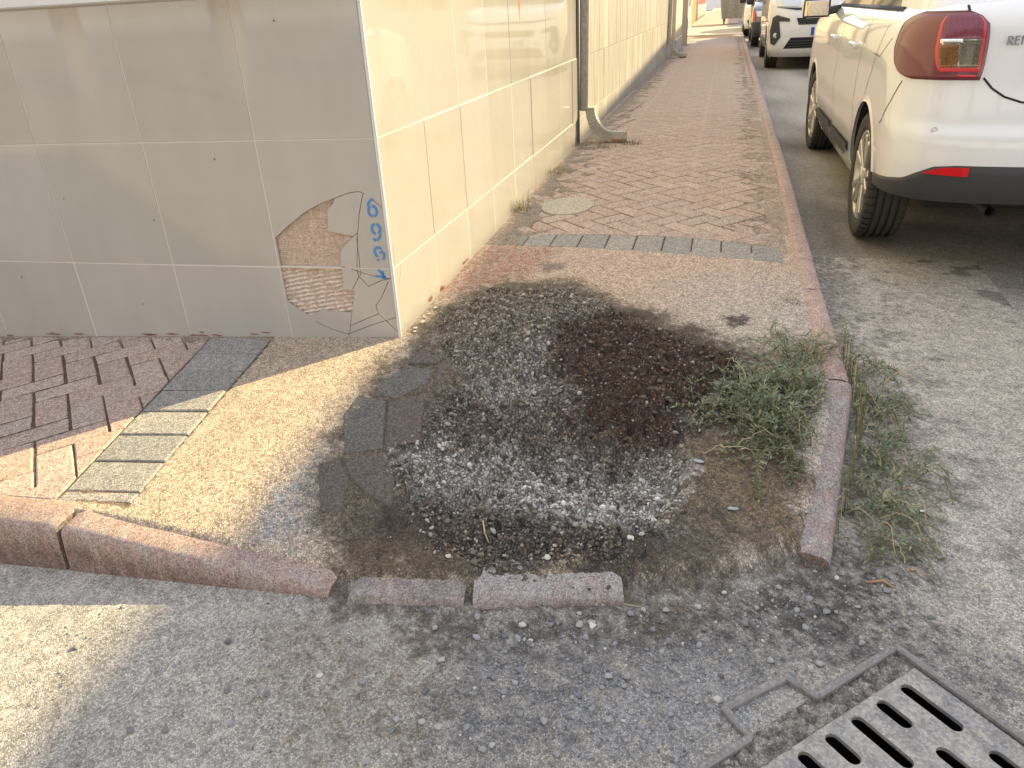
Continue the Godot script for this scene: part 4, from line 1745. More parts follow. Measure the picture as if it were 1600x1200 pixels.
# the outer skin; arches are [z, y, radius]; pick(centre, side) names the part a patch of skin belongs to
func skin(sh: Shell, y0: float, y1: float, step: float, arches: Array, pick: Callable) -> Dictionary:
	var ny := int(round((y1 - y0) / step))
	var out := {}
	var prev := PackedVector3Array()
	for j in ny + 1:
		var y := lerpf(y0, y1, j / float(ny))
		var p := sh.half(y)
		if j > 0:
			for i in p.size() - 1:
				var q := [prev[i], prev[i + 1], p[i + 1], p[i]]
				var inside := 0
				var on_side: bool = i > 20 and i < 150
				if on_side:
					for k in 4:
						for a in arches:
							var d := Vector2(q[k].z - a[0], q[k].y - a[1])
							if d.length() < a[2]:
								inside += 1
								var dn: Vector2 = d.normalized() * a[2] if d.length() > .001 else Vector2(0, a[2])
								q[k] = Vector3(q[k].x, a[1] + dn.y, a[0] + dn.x)
					if inside == 4:
						continue
				var c: Vector3 = (q[0] + q[2]) * .5
				var key: String = pick.call(c, i)
				if key == "":
					continue
				if not out.has(key):
					out[key] = B.new(true)
				var b: B = out[key]
				var o := Vector3(c.x, 0, c.z + 1.3 if absf(c.z + 1.3) > 1.3 else 0.0)
				b.quad_n(q[0], q[1], q[2], q[3], o)
				var m := []
				for v in q:
					m.append(Vector3(-v.x, v.y, v.z))
				o.x = -o.x
				b.quad_n(m[0], m[1], m[2], m[3], o)
		prev = p
	return out

func lid_cap(sh: Shell, y: float, crown: float) -> B:      # closes the shell at height y
	var b := B.new(true)
	var p := sh.half(y)
	for i in p.size() - 1:
		var a := p[i]
		var c := p[i + 1]
		for k in 6:
			var t0 := 1.0 - k / 3.0
			var t1 := 1.0 - (k + 1) / 3.0
			var q := []
			for e in [[a, t0], [c, t0], [c, t1], [a, t1]]:
				q.append(Vector3(e[0].x * e[1], y + crown * (1.0 - e[1] * e[1]), e[0].z))
			b.quad_n(q[0], q[1], q[2], q[3], Vector3.UP)
	return b

func ribbon(b: B, sh: Shell, pts: Array, w: float, off: float) -> void:       # pts: [s, y]
	for k in pts.size() - 1:
		var n := 6
		for e in n:
			var q := []
			for t in [e / float(n), (e + 1) / float(n)]:
				var s := lerpf(pts[k][0], pts[k + 1][0], t)
				var y := lerpf(pts[k][1], pts[k + 1][1], t)
				var d := Vector2(pts[k + 1][0] - pts[k][0], pts[k + 1][1] - pts[k][1]).normalized()
				var o := Vector2(-d.y, d.x) * w * .5
				for sg in [-1.0, 1.0]:
					var sx: float = s + o.x * sg
					var sy: float = y + o.y * sg
					q.append(sh.at(maxf(sx, 0), sy) + sh.nrm(maxf(sx, .012), sy) * off)
			b.quad_n(q[0], q[1], q[3], q[2], sh.nrm(maxf(pts[k][0], .012), pts[k][1]))

# a bulging patch on the skin: rows [y, left s, right s]
func patch_pt(sh: Shell, rows: Array, u: float, v: float, off: float) -> Vector3:
	var f := v * (rows.size() - 1)
	var k := int(clampf(floorf(f), 0, rows.size() - 2))
	var t := f - k
	var y := lerpf(rows[k][0], rows[k + 1][0], t)
	var s := lerpf(lerpf(rows[k][2], rows[k + 1][2], t), lerpf(rows[k][1], rows[k + 1][1], t), u)
	return sh.at(s, y) + sh.nrm(s, y) * off

func patch(sh: Shell, rows: Array, u0: float, u1: float, v0: float, v1: float, off: float, edge: float, nu := 22, nv := 14) -> B:
	var b := B.new(true)
	var g := []
	for j in nv + 1:
		var row := []
		for i in nu + 1:
			var a := i / float(nu)
			var c := j / float(nv)
			var d := minf(minf(a, 1.0 - a) * nu, minf(c, 1.0 - c) * nv)
			var o := off if d >= 1.0 else edge
			row.append(patch_pt(sh, rows, lerpf(u0, u1, a), lerpf(v0, v1, c), o))
		g.append(row)
	for j in nv:
		for i in nu:
			var c: Vector3 = g[j][i]
			b.quad_n(g[j][i], g[j][i + 1], g[j + 1][i + 1], g[j + 1][i], Vector3(c.x, 0, c.z + 1.6))
	return b

# a flat-ish shape lying on the rear end: polygon in x, y
func decal(sh: Shell, poly: PackedVector2Array, off: float, depth := .02, mirror := false) -> B:
	var b := B.new()
	var lo := poly[0]
	var hi := poly[0]
	for q in poly:
		lo = lo.min(q)
		hi = hi.max(q)
	var cell := .05
	var i0 := int(floorf(lo.x / cell))
	var i1 := int(floorf(hi.x / cell))
	var j0 := int(floorf(lo.y / cell))
	var j1 := int(floorf(hi.y / cell))
	for i in range(i0, i1 + 1):
		for j in range(j0, j1 + 1):
			var sq := PackedVector2Array([Vector2(i, j) * cell, Vector2(i + 1, j) * cell, Vector2(i + 1, j + 1) * cell, Vector2(i, j + 1) * cell])
			for pc in Geometry2D.intersect_polygons(sq, poly):
				var idx := Geometry2D.triangulate_polygon(pc)
				for k in range(0, idx.size(), 3):
					b.tri_n(lift(sh, pc[idx[k]], off), lift(sh, pc[idx[k + 1]], off), lift(sh, pc[idx[k + 2]], off), Vector3(0, 0, 1))
	var c := lift(sh, (lo + hi) * .5, off)
	for k in poly.size():
		var p0 := poly[k]
		var p1 := poly[(k + 1) % poly.size()]
		for e in 4:
			var q0 := p0.lerp(p1, e / 4.0)
			var q1 := p0.lerp(p1, (e + 1) / 4.0)
			b.quad_n(lift(sh, q0, off), lift(sh, q1, off), lift(sh, q1, -depth), lift(sh, q0, -depth), lift(sh, q0, off) - c)
	return b

func lift(sh: Shell, q: Vector2, off: float) -> Vector3:
	return sh.rear(q.x, q.y) + Vector3(q.x * .25, 0, 1).normalized() * off

# a band low on the skin from s0 to s1, its top edge given by points [s, y]
func skirt(sh: Shell, top: Array, bottom: float, off: float, mirror: bool) -> B:
	var b := B.new(true)
	var n := 60
	var rows := 8
	var g := []
	var s0: float = top[0][0]
	var s1: float = top[top.size() - 1][0]
	for i in n + 1:
		var s := lerpf(s0, s1, i / float(n))
		var y := bottom
		for k in top.size() - 1:
			if s <= top[k + 1][0] + .0001:
				y = lerpf(top[k][1], top[k + 1][1], (s - top[k][0]) / (top[k + 1][0] - top[k][0]))
				break
		var col := []
		for j in rows + 1:
			var yy := lerpf(bottom, y, j / float(rows))
			var o := off if j < rows else .0005
			var p := sh.at(s, yy) + sh.nrm(maxf(s, .012), yy) * o
			col.append(Vector3(-p.x, p.y, p.z) if mirror else p)
		g.append(col)
	for i in n:
		for j in rows:
			var c: Vector3 = g[i][j]
			b.quad_n(g[i][j], g[i + 1][j], g[i + 1][j + 1], g[i][j + 1], Vector3(c.x, 0, c.z + .5))
	return b

func wheel(parent: Node3D, x: float, z: float, r: float, w: float, side: float, steer: float, fine: bool) -> void:
	var t := Node3D.new()
	t.name = "wheel"
	parent.add_child(t, true)
	t.position = Vector3(x, r, z)
	t.rotation.y = steer
	# tyre: rounded shoulders, four grooves round it, cuts across the shoulders
	var b := B.new()
	var h := w * .5
	var rim_r := r * .70
	var prof := [[-h * .78, rim_r], [-h * .95, rim_r + (r - rim_r) * .25], [-h, r * .88], [-h * .97, r * .945], [-h * .88, r * .985], [-h * .78, r * .995]]
	for g in 4:
		var c := lerpf(-.5, .5, g / 3.0) * h * 1.05
		prof.append_array([[c - .0065, r], [c - .005, r - .011], [c + .005, r - .011], [c + .0065, r]])
	for k in range(5, -1, -1):
		prof.append([-prof[k][0], prof[k][1]])
	var seg := 240 if fine else 40
	for q in seg:
		var a0 := TAU * q / seg
		var a1 := TAU * (q + 1) / seg
		var cut := fine and q % 5 == 0
		for k in prof.size() - 1:
			var p0: Array = prof[k]
			var p1: Array = prof[k + 1]
			var dr := 0.0
			if cut and (k in [3, 4, 5] or k in [prof.size() - 5, prof.size() - 6, prof.size() - 4]):
				dr = .0045
			var c0 := Vector3(0, cos(a0), sin(a0))
			var c1 := Vector3(0, cos(a1), sin(a1))
			var X := Vector3(1, 0, 0)
			var o: Vector3 = Vector3(-(p1[1] - p0[1]), 0, 0) + (c0 + c1) * .5 * (p1[0] - p0[0])
			b.quad_n(X * p0[0] + c0 * (p0[1] - dr), X * p0[0] + c1 * (p0[1] - dr), X * p1[0] + c1 * (p1[1] - dr), X * p1[0] + c0 * (p1[1] - dr), o)
	put("tyre", b.mesh(), M.rubber, t)
	# alloy: barrel, lip, five forked spokes, hub cap
	b = B.new(true)
	var T := Transform3D(Basis(), Vector3.ZERO)
	if side > 0.0:
		T = Transform3D(Basis(Vector3.UP, PI), Vector3.ZERO)
	# local x negative is the outer face
	b.lathe(PackedVector2Array([Vector2(-h * .80, rim_r * 1.03), Vector2(-h * .90, rim_r), Vector2(-h * .84, rim_r * .955), Vector2(-h * .55, rim_r * .93), Vector2(h * .5, rim_r * .88)]), T, 48)
	b.lathe(PackedVector2Array([Vector2(h * .1, rim_r * .9), Vector2(h * .1, .01)]), T, 32)
	put("rim", b.mesh(), M.rim, t)
	b = B.new()
	for k in 5:
		for f in [-1.0, 1.0]:
			var a := TAU * k / 5.0 + .3
			var p0 := Vector3(-h * .72, cos(a) * rim_r * .16, sin(a) * rim_r * .16)
			var a2: float = a + f * .21
			var p1 := Vector3(-h * .84, cos(a2) * rim_r * .95, sin(a2) * rim_r * .95)
			var d := (p1 - p0)
			var ax := Vector3(1, 0, 0)
			var sd := d.normalized().cross(ax).normalized()
			b.box(T * Transform3D(Basis(d.normalized(), sd, d.normalized().cross(sd)), (p0 + p1) * .5), Vector3(d.length(), rim_r * .15, .022), .005)
	b.box(T * Transform3D(Basis(), Vector3(-h * .7, 0, 0)), Vector3(.04, rim_r * .42, rim_r * .42), .012)
	put("spokes", b.mesh(), M.rim, t)
	b = B.new(true)
	b.lathe(PackedVector2Array([Vector2(-h * .70, rim_r * .17), Vector2(-h * .92, rim_r * .15), Vector2(-h * .95, .001)]), T, 24)
	put("hub_cap", b.mesh(), M.rim, t)
	b = B.new(true)
	b.lathe(PackedVector2Array([Vector2(-.02, rim_r * .62), Vector2(-.03, .02)]), T, 24)
	put("brake_disc", b.mesh(), M.iron_dark, t)

func arch_lining(parent: Node3D, sh: Shell, a: Array, inner: float) -> void:
	for sg in [-1.0, 1.0]:
		var b := B.new(true)
		var n := 30
		for k in n:
			var t0 := lerpf(.15, PI + .3, k / float(n))
			var t1 := lerpf(.15, PI + .3, (k + 1) / float(n))
			var q := []
			for t in [t0, t1]:
				var y: float = a[1] + sin(t) * a[2]
				var z: float = a[0] + cos(t) * a[2]
				var w: float = sh.row(clampf(y, sh.rows[0][0], 1.0))[1]
				q.append(Vector3(sg * (w + .0015), y, z))
				q.append(Vector3(sg * inner, a[1] + sin(t) * a[2] * 1.03, a[0] + cos(t) * a[2] * 1.03))
			b.quad_n(q[0], q[2], q[3], q[1], Vector3(0, a[1], a[0]) - q[0])
		put("arch_lining", b.mesh(), M.seal, parent)
		b = B.new(true)
		for k in n:       # rolled lip of the arch
			var t0 := lerpf(.24, PI - .0, k / float(n))
			var t1 := lerpf(.24, PI - .0, (k + 1) / float(n))
			var ring := []
			for t in [t0, t1]:
				var row := []
				for e in [[.0, -.012], [-.004, .003], [.012, .004], [.026, -.001]]:
					var rr: float = a[2] + e[0]
					var y: float = a[1] + sin(t) * rr
					var w: float = sh.row(clampf(y, sh.rows[0][0], 1.0))[1]
					row.append(Vector3(sg * (w + e[1]), y, a[0] + cos(t) * rr))
				ring.append(row)
			for e in 3:
				b.quad_n(ring[0][e], ring[1][e], ring[1][e + 1], ring[0][e + 1], Vector3(sg, 0, 0))
		put("arch_lip", b.mesh(), M.paint if parent.get_meta("category") != "old car" else M.paint_grey, parent)

func make_sedan() -> Node3D:
	var root := thing("parked_car", "white sedan parked by the kerb, its red tail light and left rear wheel showing", "car", Vector3(2.655, -.062, -1.80))
	var sh := Shell.new()
	sh.rows = [[.20, .79, .60, -3.30], [.30, .835, .755, -3.40], [.37, .85, .815, -3.44], [.47, .858, .838, -3.47], [.56, .862, .836, -3.46], [.615, .865, .828, -3.45], [.65, .865, .802, -3.43], [.80, .862, .775, -3.38], [.92, .855, .752, -3.30], [1.00, .836, .735, -3.1], [1.05, .80, .705, -2.9], [1.08, .74, .65, -2.7]]
	var arches := [[0.0, .305, .358], [-2.62, .305, .358]]
	var pick := func(c: Vector3, i: int) -> String:
		if c.z > .33 and c.y < .362:
			return ""
		return "body"
	var parts := skin(sh, .20, 1.08, .0215, arches, pick)
	var body := put("body", parts.body.mesh(), M.paint, root)
	for mirrored in [false, true]:
		var edge := [[0.0, .503], [sh.s_of_x(-.62, .5), .503], [sh.s_of_x(-.70, .49), .494], [sh.s_of_x(-.755, .46), .462], [sh.s_of_x(-.79, .44), .435], [sh.s_of_z(.60, .43), .420], [sh.s_of_z(.34, .40), .400]]
		put("rear_valance", skirt(sh, edge, .355, .007, mirrored).mesh(), M.plastic, root)
	put("deck", lid_cap(sh, 1.08, .03).mesh(), M.paint, root)
	var floor_b := B.new()
	floor_b.box(Transform3D(Basis(), Vector3(0, .29, -1.35)), Vector3(1.3, .06, 3.7), .01)
	put("underbody", floor_b.mesh(), M.seal, root)
	for a in arches:
		arch_lining(root, sh, a, .52)
	# cabin: glass all round, roof and rear pillars painted
	var cab := Shell.new()
	cab.depth = .4
	cab.n_exp = 5.0
	cab.rows = [[1.06, .775, .60, -2.40], [1.14, .755, .50, -2.20], [1.30, .69, .24, -1.90], [1.43, .61, -.02, -1.62], [1.48, .55, -.14, -1.5], [1.51, .44, -.3, -1.35]]
	var cp := skin(cab, 1.06, 1.51, .03, [], func(c: Vector3, i: int) -> String:
		if c.y > 1.42:
			return "roof"
		if absf(c.x) > .40 and c.z > -.35 + (1.43 - c.y) * .9 and i < 60:
			return "roof"
		if i > 56 and absf(c.z + .86) < .04:
			return "pillar"
		return "glass")
	put("windows", cp.glass.mesh(), M.glass_dark, root)
	put("roof", cp.roof.mesh(), M.paint, root)
	put("roof_top", lid_cap(cab, 1.51, .015).mesh(), M.paint, root)
	if cp.has("pillar"):
		put("door_pillar", cp.pillar.mesh(), M.gloss_black, root)
	var bb := B.new()
	for k in 2:
		var pts := []
		for e in 12:
			var z := lerpf(.10, -2.2, e / 11.0)
			pts.append([sh.s_of_z(z, 1.06), 1.066])
		ribbon(bb, sh, pts, .022, .006)
	put("window_trim", bb.mesh(), M.plastic, root)
	# joints between panels
	var seams := B.new()
	var y_l := [.52, .62, .72, .80, .90, 1.0]
	# bumper to wing, from the arch up to the lamp
	ribbon(seams, sh, [[sh.s_of_z(.33, .62), .615], [sh.s_of_z(.42, .65), .635], [sh.s_of_z(.50, .72), .72], [sh.s_of_z(.56, .80), .805]], .004, .0015)
	# doors
	for z in [-.42, -1.32]:
		ribbon(seams, sh, [[sh.s_of_z(z - .02, .30), .31], [sh.s_of_z(z - .02, .6), .6], [sh.s_of_z(z, .85), .85], [sh.s_of_z(z + .02, 1.05), 1.05]], .005, .0015)
	ribbon(seams, sh, [[sh.s_of_z(-.10, .7), .68], [sh.s_of_z(-.02, .8), .80], [sh.s_of_z(.10, 1.05), 1.05]], .004, .0015)
	ribbon(seams, sh, [[sh.s_of_z(.22, .93), .955], [sh.s_of_z(.20, .93), .90], [sh.s_of_z(.10, .93), .87], [sh.s_of_z(-.05, .93), .875]], .003, .001)
	put("panel_joint", seams.mesh(), M.seal, root)
	# boot lid gap: up from the lamp, and curving down from its lower corner to the plate recess
	var gap := B.new()
	ribbon(gap, sh, [[sh.s_of_x(-.645, 1.05), 1.055], [sh.s_of_x(-.64, 1.07), 1.075]], .010, .002)
	ribbon(gap, sh, [[sh.s_of_x(-.578, .815), .822], [sh.s_of_x(-.545, .79), .785], [sh.s_of_x(-.50, .76), .755], [sh.s_of_x(-.44, .74), .735], [sh.s_of_x(-.36, .73), .728], [.02, .728]], .0075, .002)
	put("boot_gap", gap.mesh(), M.seal, root)
	# tail lamp
	var rows := []
	for e in [[.812, .60, -.588], [.835, .50, -.582], [.87, .44, -.577], [.92, .40, -.575], [.97, .385, -.575], [1.01, .40, -.578], [1.035, .44, -.60], [1.055, .52, -.665]]:
		rows.append([e[0], sh.s_of_z(e[1], e[0]), sh.s_of_x(e[2], e[0])])
	var lamp := put("tail_light", patch(sh, rows, 0, 1, 0, 1, .014, -.004, 30, 18).mesh(), M.lens_dark, root)
	put("red_ring", patch(sh, rows, .035, .43, .16, .90, .0175, .012).mesh(), M.lens_red, lamp)
	put("chrome_frame", patch(sh, rows, .055, .385, .22, .86, .0195, .016).mesh(), M.chrome, lamp)
	put("upper_lens", patch(sh, rows, .061, .378, .53, .848, .0215, .0195).mesh(), M.lens_violet, lamp)
	put("lower_lens", patch(sh, rows, .061, .22, .235, .52, .0215, .0195).mesh(), M.lens_clear, lamp)
	put("indicator_lens", patch(sh, rows, .222, .378, .235, .50, .0215, .0195).mesh(), M.lens_amber, lamp)
	put("lens_ridge", patch(sh, rows, .20, .37, .495, .535, .0245, .021, 8, 3).mesh(), M.chrome, lamp)
	put("stop_lens", patch(sh, rows, .06, .25, .07, .13, .017, .013, 8, 3).mesh(), M.lens_red, lamp)
	# reflector in the dark valance
	put("reflector", decal(sh, PackedVector2Array([Vector2(-.735, .466), Vector2(-.70, .483), Vector2(-.66, .494), Vector2(-.578, .497), Vector2(-.580, .462)]), .012).mesh(), M.reflector, root)
	# parking sensor
	var pos := sh.rear(-.715, .632)
	var sn := B.new(true)
	sn.lathe(PackedVector2Array([Vector2(.003, .0135), Vector2(.006, .0105), Vector2(.003, .0095), Vector2(.005, .0075), Vector2(.005, .0001)]), Transform3D(Basis(Vector3(-.22, 0, 1).normalized(), Vector3.UP, Vector3(-.22, 0, 1).normalized().cross(Vector3.UP)), pos), 20)
	put("parking_sensor", sn.mesh(), M.paint, root)
	# side moulding, handles, badge, exhaust
	for e in [[-.50, -1.28], [-1.34, -2.15]]:
		var m := B.new()
		var pts := [[sh.s_of_z(e[0], .36), .355], [sh.s_of_z(e[1], .36), .345]]
		ribbon(m, sh, pts, .075, .014)
		ribbon(m, sh, [[pts[0][0], pts[0][1] + .036], [pts[1][0], pts[1][1] + .036]], .012, .006)
		ribbon(m, sh, [[pts[0][0] + .004, .32], [pts[0][0] + .004, .39]], .01, .008)
		put("door_moulding", m.mesh(), M.plastic, root)
	for z in [-.62, -1.52]:
		var m := B.new()
		var w: float = sh.row(.88)[1]
		m.box(Transform3D(Basis(), Vector3(-w - .022, .885, z)), Vector3(.016, .026, .20), .007)
		m.box(Transform3D(Basis(), Vector3(-w - .008, .885, z + .085)), Vector3(.03, .022, .03), .006)
		m.box(Transform3D(Basis(), Vector3(-w - .008, .885, z - .085)), Vector3(.03, .022, .03), .006)
		put("door_handle", m.mesh(), M.paint, root)
	var tm := TextMesh.new()
	var f := SystemFont.new()
	f.font_names = PackedStringArray(["Droid Sans"])
	f.font_italic = true
	tm.text = "RENAULT"
	tm.font = f
	tm.font_size = 16
	tm.pixel_size = .0026
	tm.depth = .005
	tm.horizontal_alignment = HORIZONTAL_ALIGNMENT_LEFT
	var badge := put("badge", tm, M.badge, root)
	var bp := sh.rear(-.525, .95)
	badge.position = bp + Vector3(0, 0, .008)
	badge.rotation.x = -.15
	var ex := B.new(true)
	ex.tube(PackedVector3Array([Vector3(-.46, .28, .2), Vector3(-.46, .315, .66), Vector3(-.46, .315, .78)]), PackedFloat32Array([.020]), 14, false)
	put("exhaust", ex.mesh(), M.plastic, root)
	# door mirrors
	for sg in [-1.0, 1.0]:
		var mr := B.new()
		mr.box(Transform3D(Basis(Vector3.UP, sg * .12), Vector3(sg * .965, 1.052, -1.96)), Vector3(.185, .125, .085), .035)
		var mn := put("door_mirror", mr.mesh(), M.paint, root)
		mr = B.new()
		mr.box(Transform3D(Basis(Vector3.UP, sg * .12), Vector3(sg * .965, 1.050, -1.914)), Vector3(.172, .112, .012), .005)
		put("mirror_rim", mr.mesh(), M.gloss_black, mn)
		mr = B.new()
		mr.box(Transform3D(Basis(Vector3.UP, sg * .12), Vector3(sg * .965, 1.050, -1.906)), Vector3(.152, .094, .006), .002)
		put("mirror_glass", mr.mesh(), M.mirror, mn)
		mr = B.new()
		mr.box(Transform3D(Basis(Vector3(0, 0, 1), sg * -.2), Vector3(sg * .85, 1.035, -1.97)), Vector3(.10, .05, .06), .012)
		put("mirror_arm", mr.mesh(), M.gloss_black, mn)
	for z in [0.0, -2.62]:
		for sg in [-1.0, 1.0]:
			wheel(root, sg * .752, z, .305, .195, sg, .0 if z == 0.0 else .04, true)
	return root

func box_van() -> void:
	var root := thing("parked_van", "white van parked behind the sedan, facing the corner, with black grille", "van", Vector3(2.66, -.055, -12.62))
	var sh := Shell.new()
	sh.n_exp = 4.0
	sh.rows = [[.20, .84, .70, -3.3], [.27, .885, .80, -3.32], [.40, .905, .85, -3.34], [.62, .915, .862, -3.35], [.80, .92, .845, -3.35], [.95, .92, .79, -3.35], [1.06, .915, .70, -3.35], [1.13, .90, .52, -3.35], [1.22, .89, .20, -3.35], [1.5, .84, -.12, -3.35], [1.78, .74, -.42, -3.33], [1.86, .60, -.6, -3.25]]
	var arches := [[0.0, .32, .375], [-2.75, .32, .375]]
	var parts := skin(sh, .20, 1.86, .04, arches, func(c: Vector3, i: int) -> String:
		if c.y > 1.2 and c.y < 1.72 and (i < 24 or (i > 34 and i < 62)):
			return "glass"
		return "body")
	put("body", parts.body.mesh(), M.paint, root)
	put("windscreen", parts.glass.mesh(), M.glass_dark, root)
	put("roof", lid_cap(sh, 1.86, .02).mesh(), M.paint, root)
	var fl := B.new()
	fl.box(Transform3D(Basis(), Vector3(0, .25, -1.3)), Vector3(1.4, .06, 3.9), .01)
	put("underbody", fl.mesh(), M.seal, root)
	for a in arches:
		arch_lining(root, sh, a, .5)
	for z in [0.0, -2.75]:
		for sg in [-1.0, 1.0]:
			wheel(root, sg * .80, z, .32, .205, sg, .0, z == 0.0 and sg < 0.0)
	# front trim, told off from the left side and mirrored
	for sg in [-1.0, 1.0]:
		var claw := PackedVector2Array()
		for q in [Vector2(-.86, .80), Vector2(-.80, .84), Vector2(-.60, .78), Vector2(-.60, .74), Vector2(-.76, .745), Vector2(-.72, .51), Vector2(-.80, .39), Vector2(-.86, .41), Vector2(-.885, .60)]:
			claw.append(Vector2(q.x * -sg, q.y))
		var fog := put("fog_surround", decal(sh, claw, .012).mesh(), M.plastic, root)
		var fb := B.new(true)
		var p := sh.rear(sg * .795, .535)
		fb.lathe(PackedVector2Array([Vector2(.012, .042), Vector2(.02, .036), Vector2(.016, .001)]), Transform3D(Basis(Vector3(0, 0, 1), Vector3.UP, Vector3(-1, 0, 0)), p), 18)
		put("fog_lamp", fb.mesh(), M.lamp, fog)
		var hl := PackedVector2Array()
		for q in [Vector2(-.84, 1.07), Vector2(-.80, .965), Vector2(-.48, .955), Vector2(-.46, 1.04), Vector2(-.6, 1.10)]:
			hl.append(Vector2(q.x * -sg, q.y))
		put("headlight", decal(sh, hl, .012).mesh(), M.lamp, root)
	put("bonnet_line", decal(sh, PackedVector2Array([Vector2(-.82, .955), Vector2(-.5, .90), Vector2(.5, .90), Vector2(.82, .955), Vector2(.5, .935), Vector2(-.5, .935)]), .010).mesh(), M.gloss_black, root)
	put("upper_grille", decal(sh, PackedVector2Array([Vector2(-.50, .785), Vector2(-.46, .685), Vector2(.46, .685), Vector2(.50, .785)]), .006).mesh(), M.gloss_black, root)
	for k in 3:
		var y := .705 + k * .028
		put("grille_slat", decal(sh, PackedVector2Array([Vector2(-.46, y), Vector2(-.46, y - .008), Vector2(.46, y - .008), Vector2(.46, y)]), .012).mesh(), M.plastic, root)
	put("lower_grille", decal(sh, PackedVector2Array([Vector2(-.56, .50), Vector2(-.66, .335), Vector2(.66, .335), Vector2(.56, .50)]), .006).mesh(), M.gloss_black, root)
	for k in 3:
		var y := .375 + k * .04
		put("grille_slat", decal(sh, PackedVector2Array([Vector2(-.6, y), Vector2(-.6, y - .012), Vector2(.6, y - .012), Vector2(.6, y)]), .014).mesh(), M.plastic, root)
	# number plate
	var pb := B.new()
	var pp := sh.rear(0, .585) + Vector3(0, 0, .012)
	pb.box(Transform3D(Basis(), pp), Vector3(.54, .125, .012), .003)
	var plate := put("number_plate", pb.mesh(), M.plate_white, root)
	pb = B.new()
	pb.box(Transform3D(Basis(), pp + Vector3(-.24, 0, .005)), Vector3(.05, .118, .008), .001)
	put("blue_band", pb.mesh(), M.plate_blue, plate)
	var tm := TextMesh.new()
	var f := SystemFont.new()
	f.font_names = PackedStringArray(["Droid Sans"])
	f.font_weight = 700
	tm.text = "26"
	tm.font = f
	tm.font_size = 32
	tm.pixel_size = .0036
	tm.depth = .003
	tm.horizontal_alignment = HORIZONTAL_ALIGNMENT_LEFT
	var o := put("plate_figures", tm, M.ink, plate)
	o.position = pp + Vector3(-.205, -.002, .009)

func far_car(called: String, label: String, cat: String, at: Vector3, paint: Material, amber: bool, scale_y: float) -> void:
	var root := thing(called, label, cat, at)
	var sh := Shell.new()
	sh.rows = [[.22, .76, .70, -3.2], [.32, .80, .78, -3.25], [.45, .815, .80, -3.3], [.60, .82, .80, -3.3], [.75, .82, .76, -3.28], [.88, .81, .62, -3.2], [.96, .78, .3, -3.1], [1.0, .74, .0, -3.0]]
	var arches := [[0.0, .3, .35], [-2.5, .3, .35]]
	var parts := skin(sh, .22, 1.0, .05, arches, func(c: Vector3, i: int) -> String: return "bumper" if (amber and c.y < .55 and c.z > .3) else "body")
	put("body", parts.body.mesh(), paint, root)
	if parts.has("bumper"):
		put("bumper", parts.bumper.mesh(), M.plastic, root)
	put("bonnet", lid_cap(sh, 1.0, .04).mesh(), paint, root)
	for a in arches:
		arch_lining(root, sh, a, .5)
	var cab := Shell.new()
	cab.depth = .4
	cab.rows = [[1.0, .74, .0, -2.9], [1.2, .68, -.35, -2.7], [1.42, .58, -.75, -2.5], [1.47, .45, -.9, -2.3]]
	var cp := skin(cab, 1.0, 1.47, .05, [], func(c: Vector3, i: int) -> String: return "roof" if c.y > 1.36 else "glass")
	put("windows", cp.glass.mesh(), M.glass_dark, root)
	put("roof", cp.roof.mesh(), paint, root)
	put("roof_top", lid_cap(cab, 1.47, .02).mesh(), paint, root)
	for sg in [-1.0, 1.0]:
		var hl := PackedVector2Array()
		for q in [Vector2(-.74, .80), Vector2(-.72, .68), Vector2(-.45, .68), Vector2(-.45, .80)]:
			hl.append(Vector2(q.x * -sg, q.y))
		put("headlight", decal(sh, hl, .012).mesh(), M.lamp, root)
		if amber:
			var am := PackedVector2Array()
			for q in [Vector2(-.80, .80), Vector2(-.80, .58), Vector2(-.745, .58), Vector2(-.745, .80)]:
				am.append(Vector2(q.x * -sg, q.y))
			put("indicator", decal(sh, am, .014).mesh(), M.orange, root)
		else:
			var fg := PackedVector2Array()
			for q in [Vector2(-.72, .47), Vector2(-.70, .38), Vector2(-.54, .38), Vector2(-.52, .47)]:
				fg.append(Vector2(q.x * -sg, q.y))
			put("fog_surround", decal(sh, fg, .012).mesh(), M.gloss_black, root)
		var mr := B.new()
		mr.box(Transform3D(Basis(), Vector3(sg * .87, 1.0, -.45)), Vector3(.18, .13, .09), .03)
		put("door_mirror", mr.mesh(), M.gloss_black, root)
		for z in [0.0, -2.5]:
			wheel(root, sg * .70, z, .3, .185, sg, 0.0, false)

func build_cars() -> void:
	var car := make_sedan()
	box_van()
	far_car("old_car", "dark grey old car with an orange corner lamp parked behind the van", "old car", Vector3(2.46, -.05, -19.2), M.paint_grey, true, 1.0)
	far_car("hatchback", "small white car with black mirrors parked behind the dark grey old car", "car", Vector3(2.36, -.05, -25.0), M.paint, false, 1.0)
	# the car whose reflection shows in the front tiles stands across the side street
	var c: Node3D = car.duplicate()
	c.name = numbered("parked_car")
	add_child(c)
	c.position = Vector3(-5.4, -.2, 21.5)
	c.rotation.y = PI * .5 + .06
	c.set_meta("label", "white sedan standing alone on the dry lot across the side street")

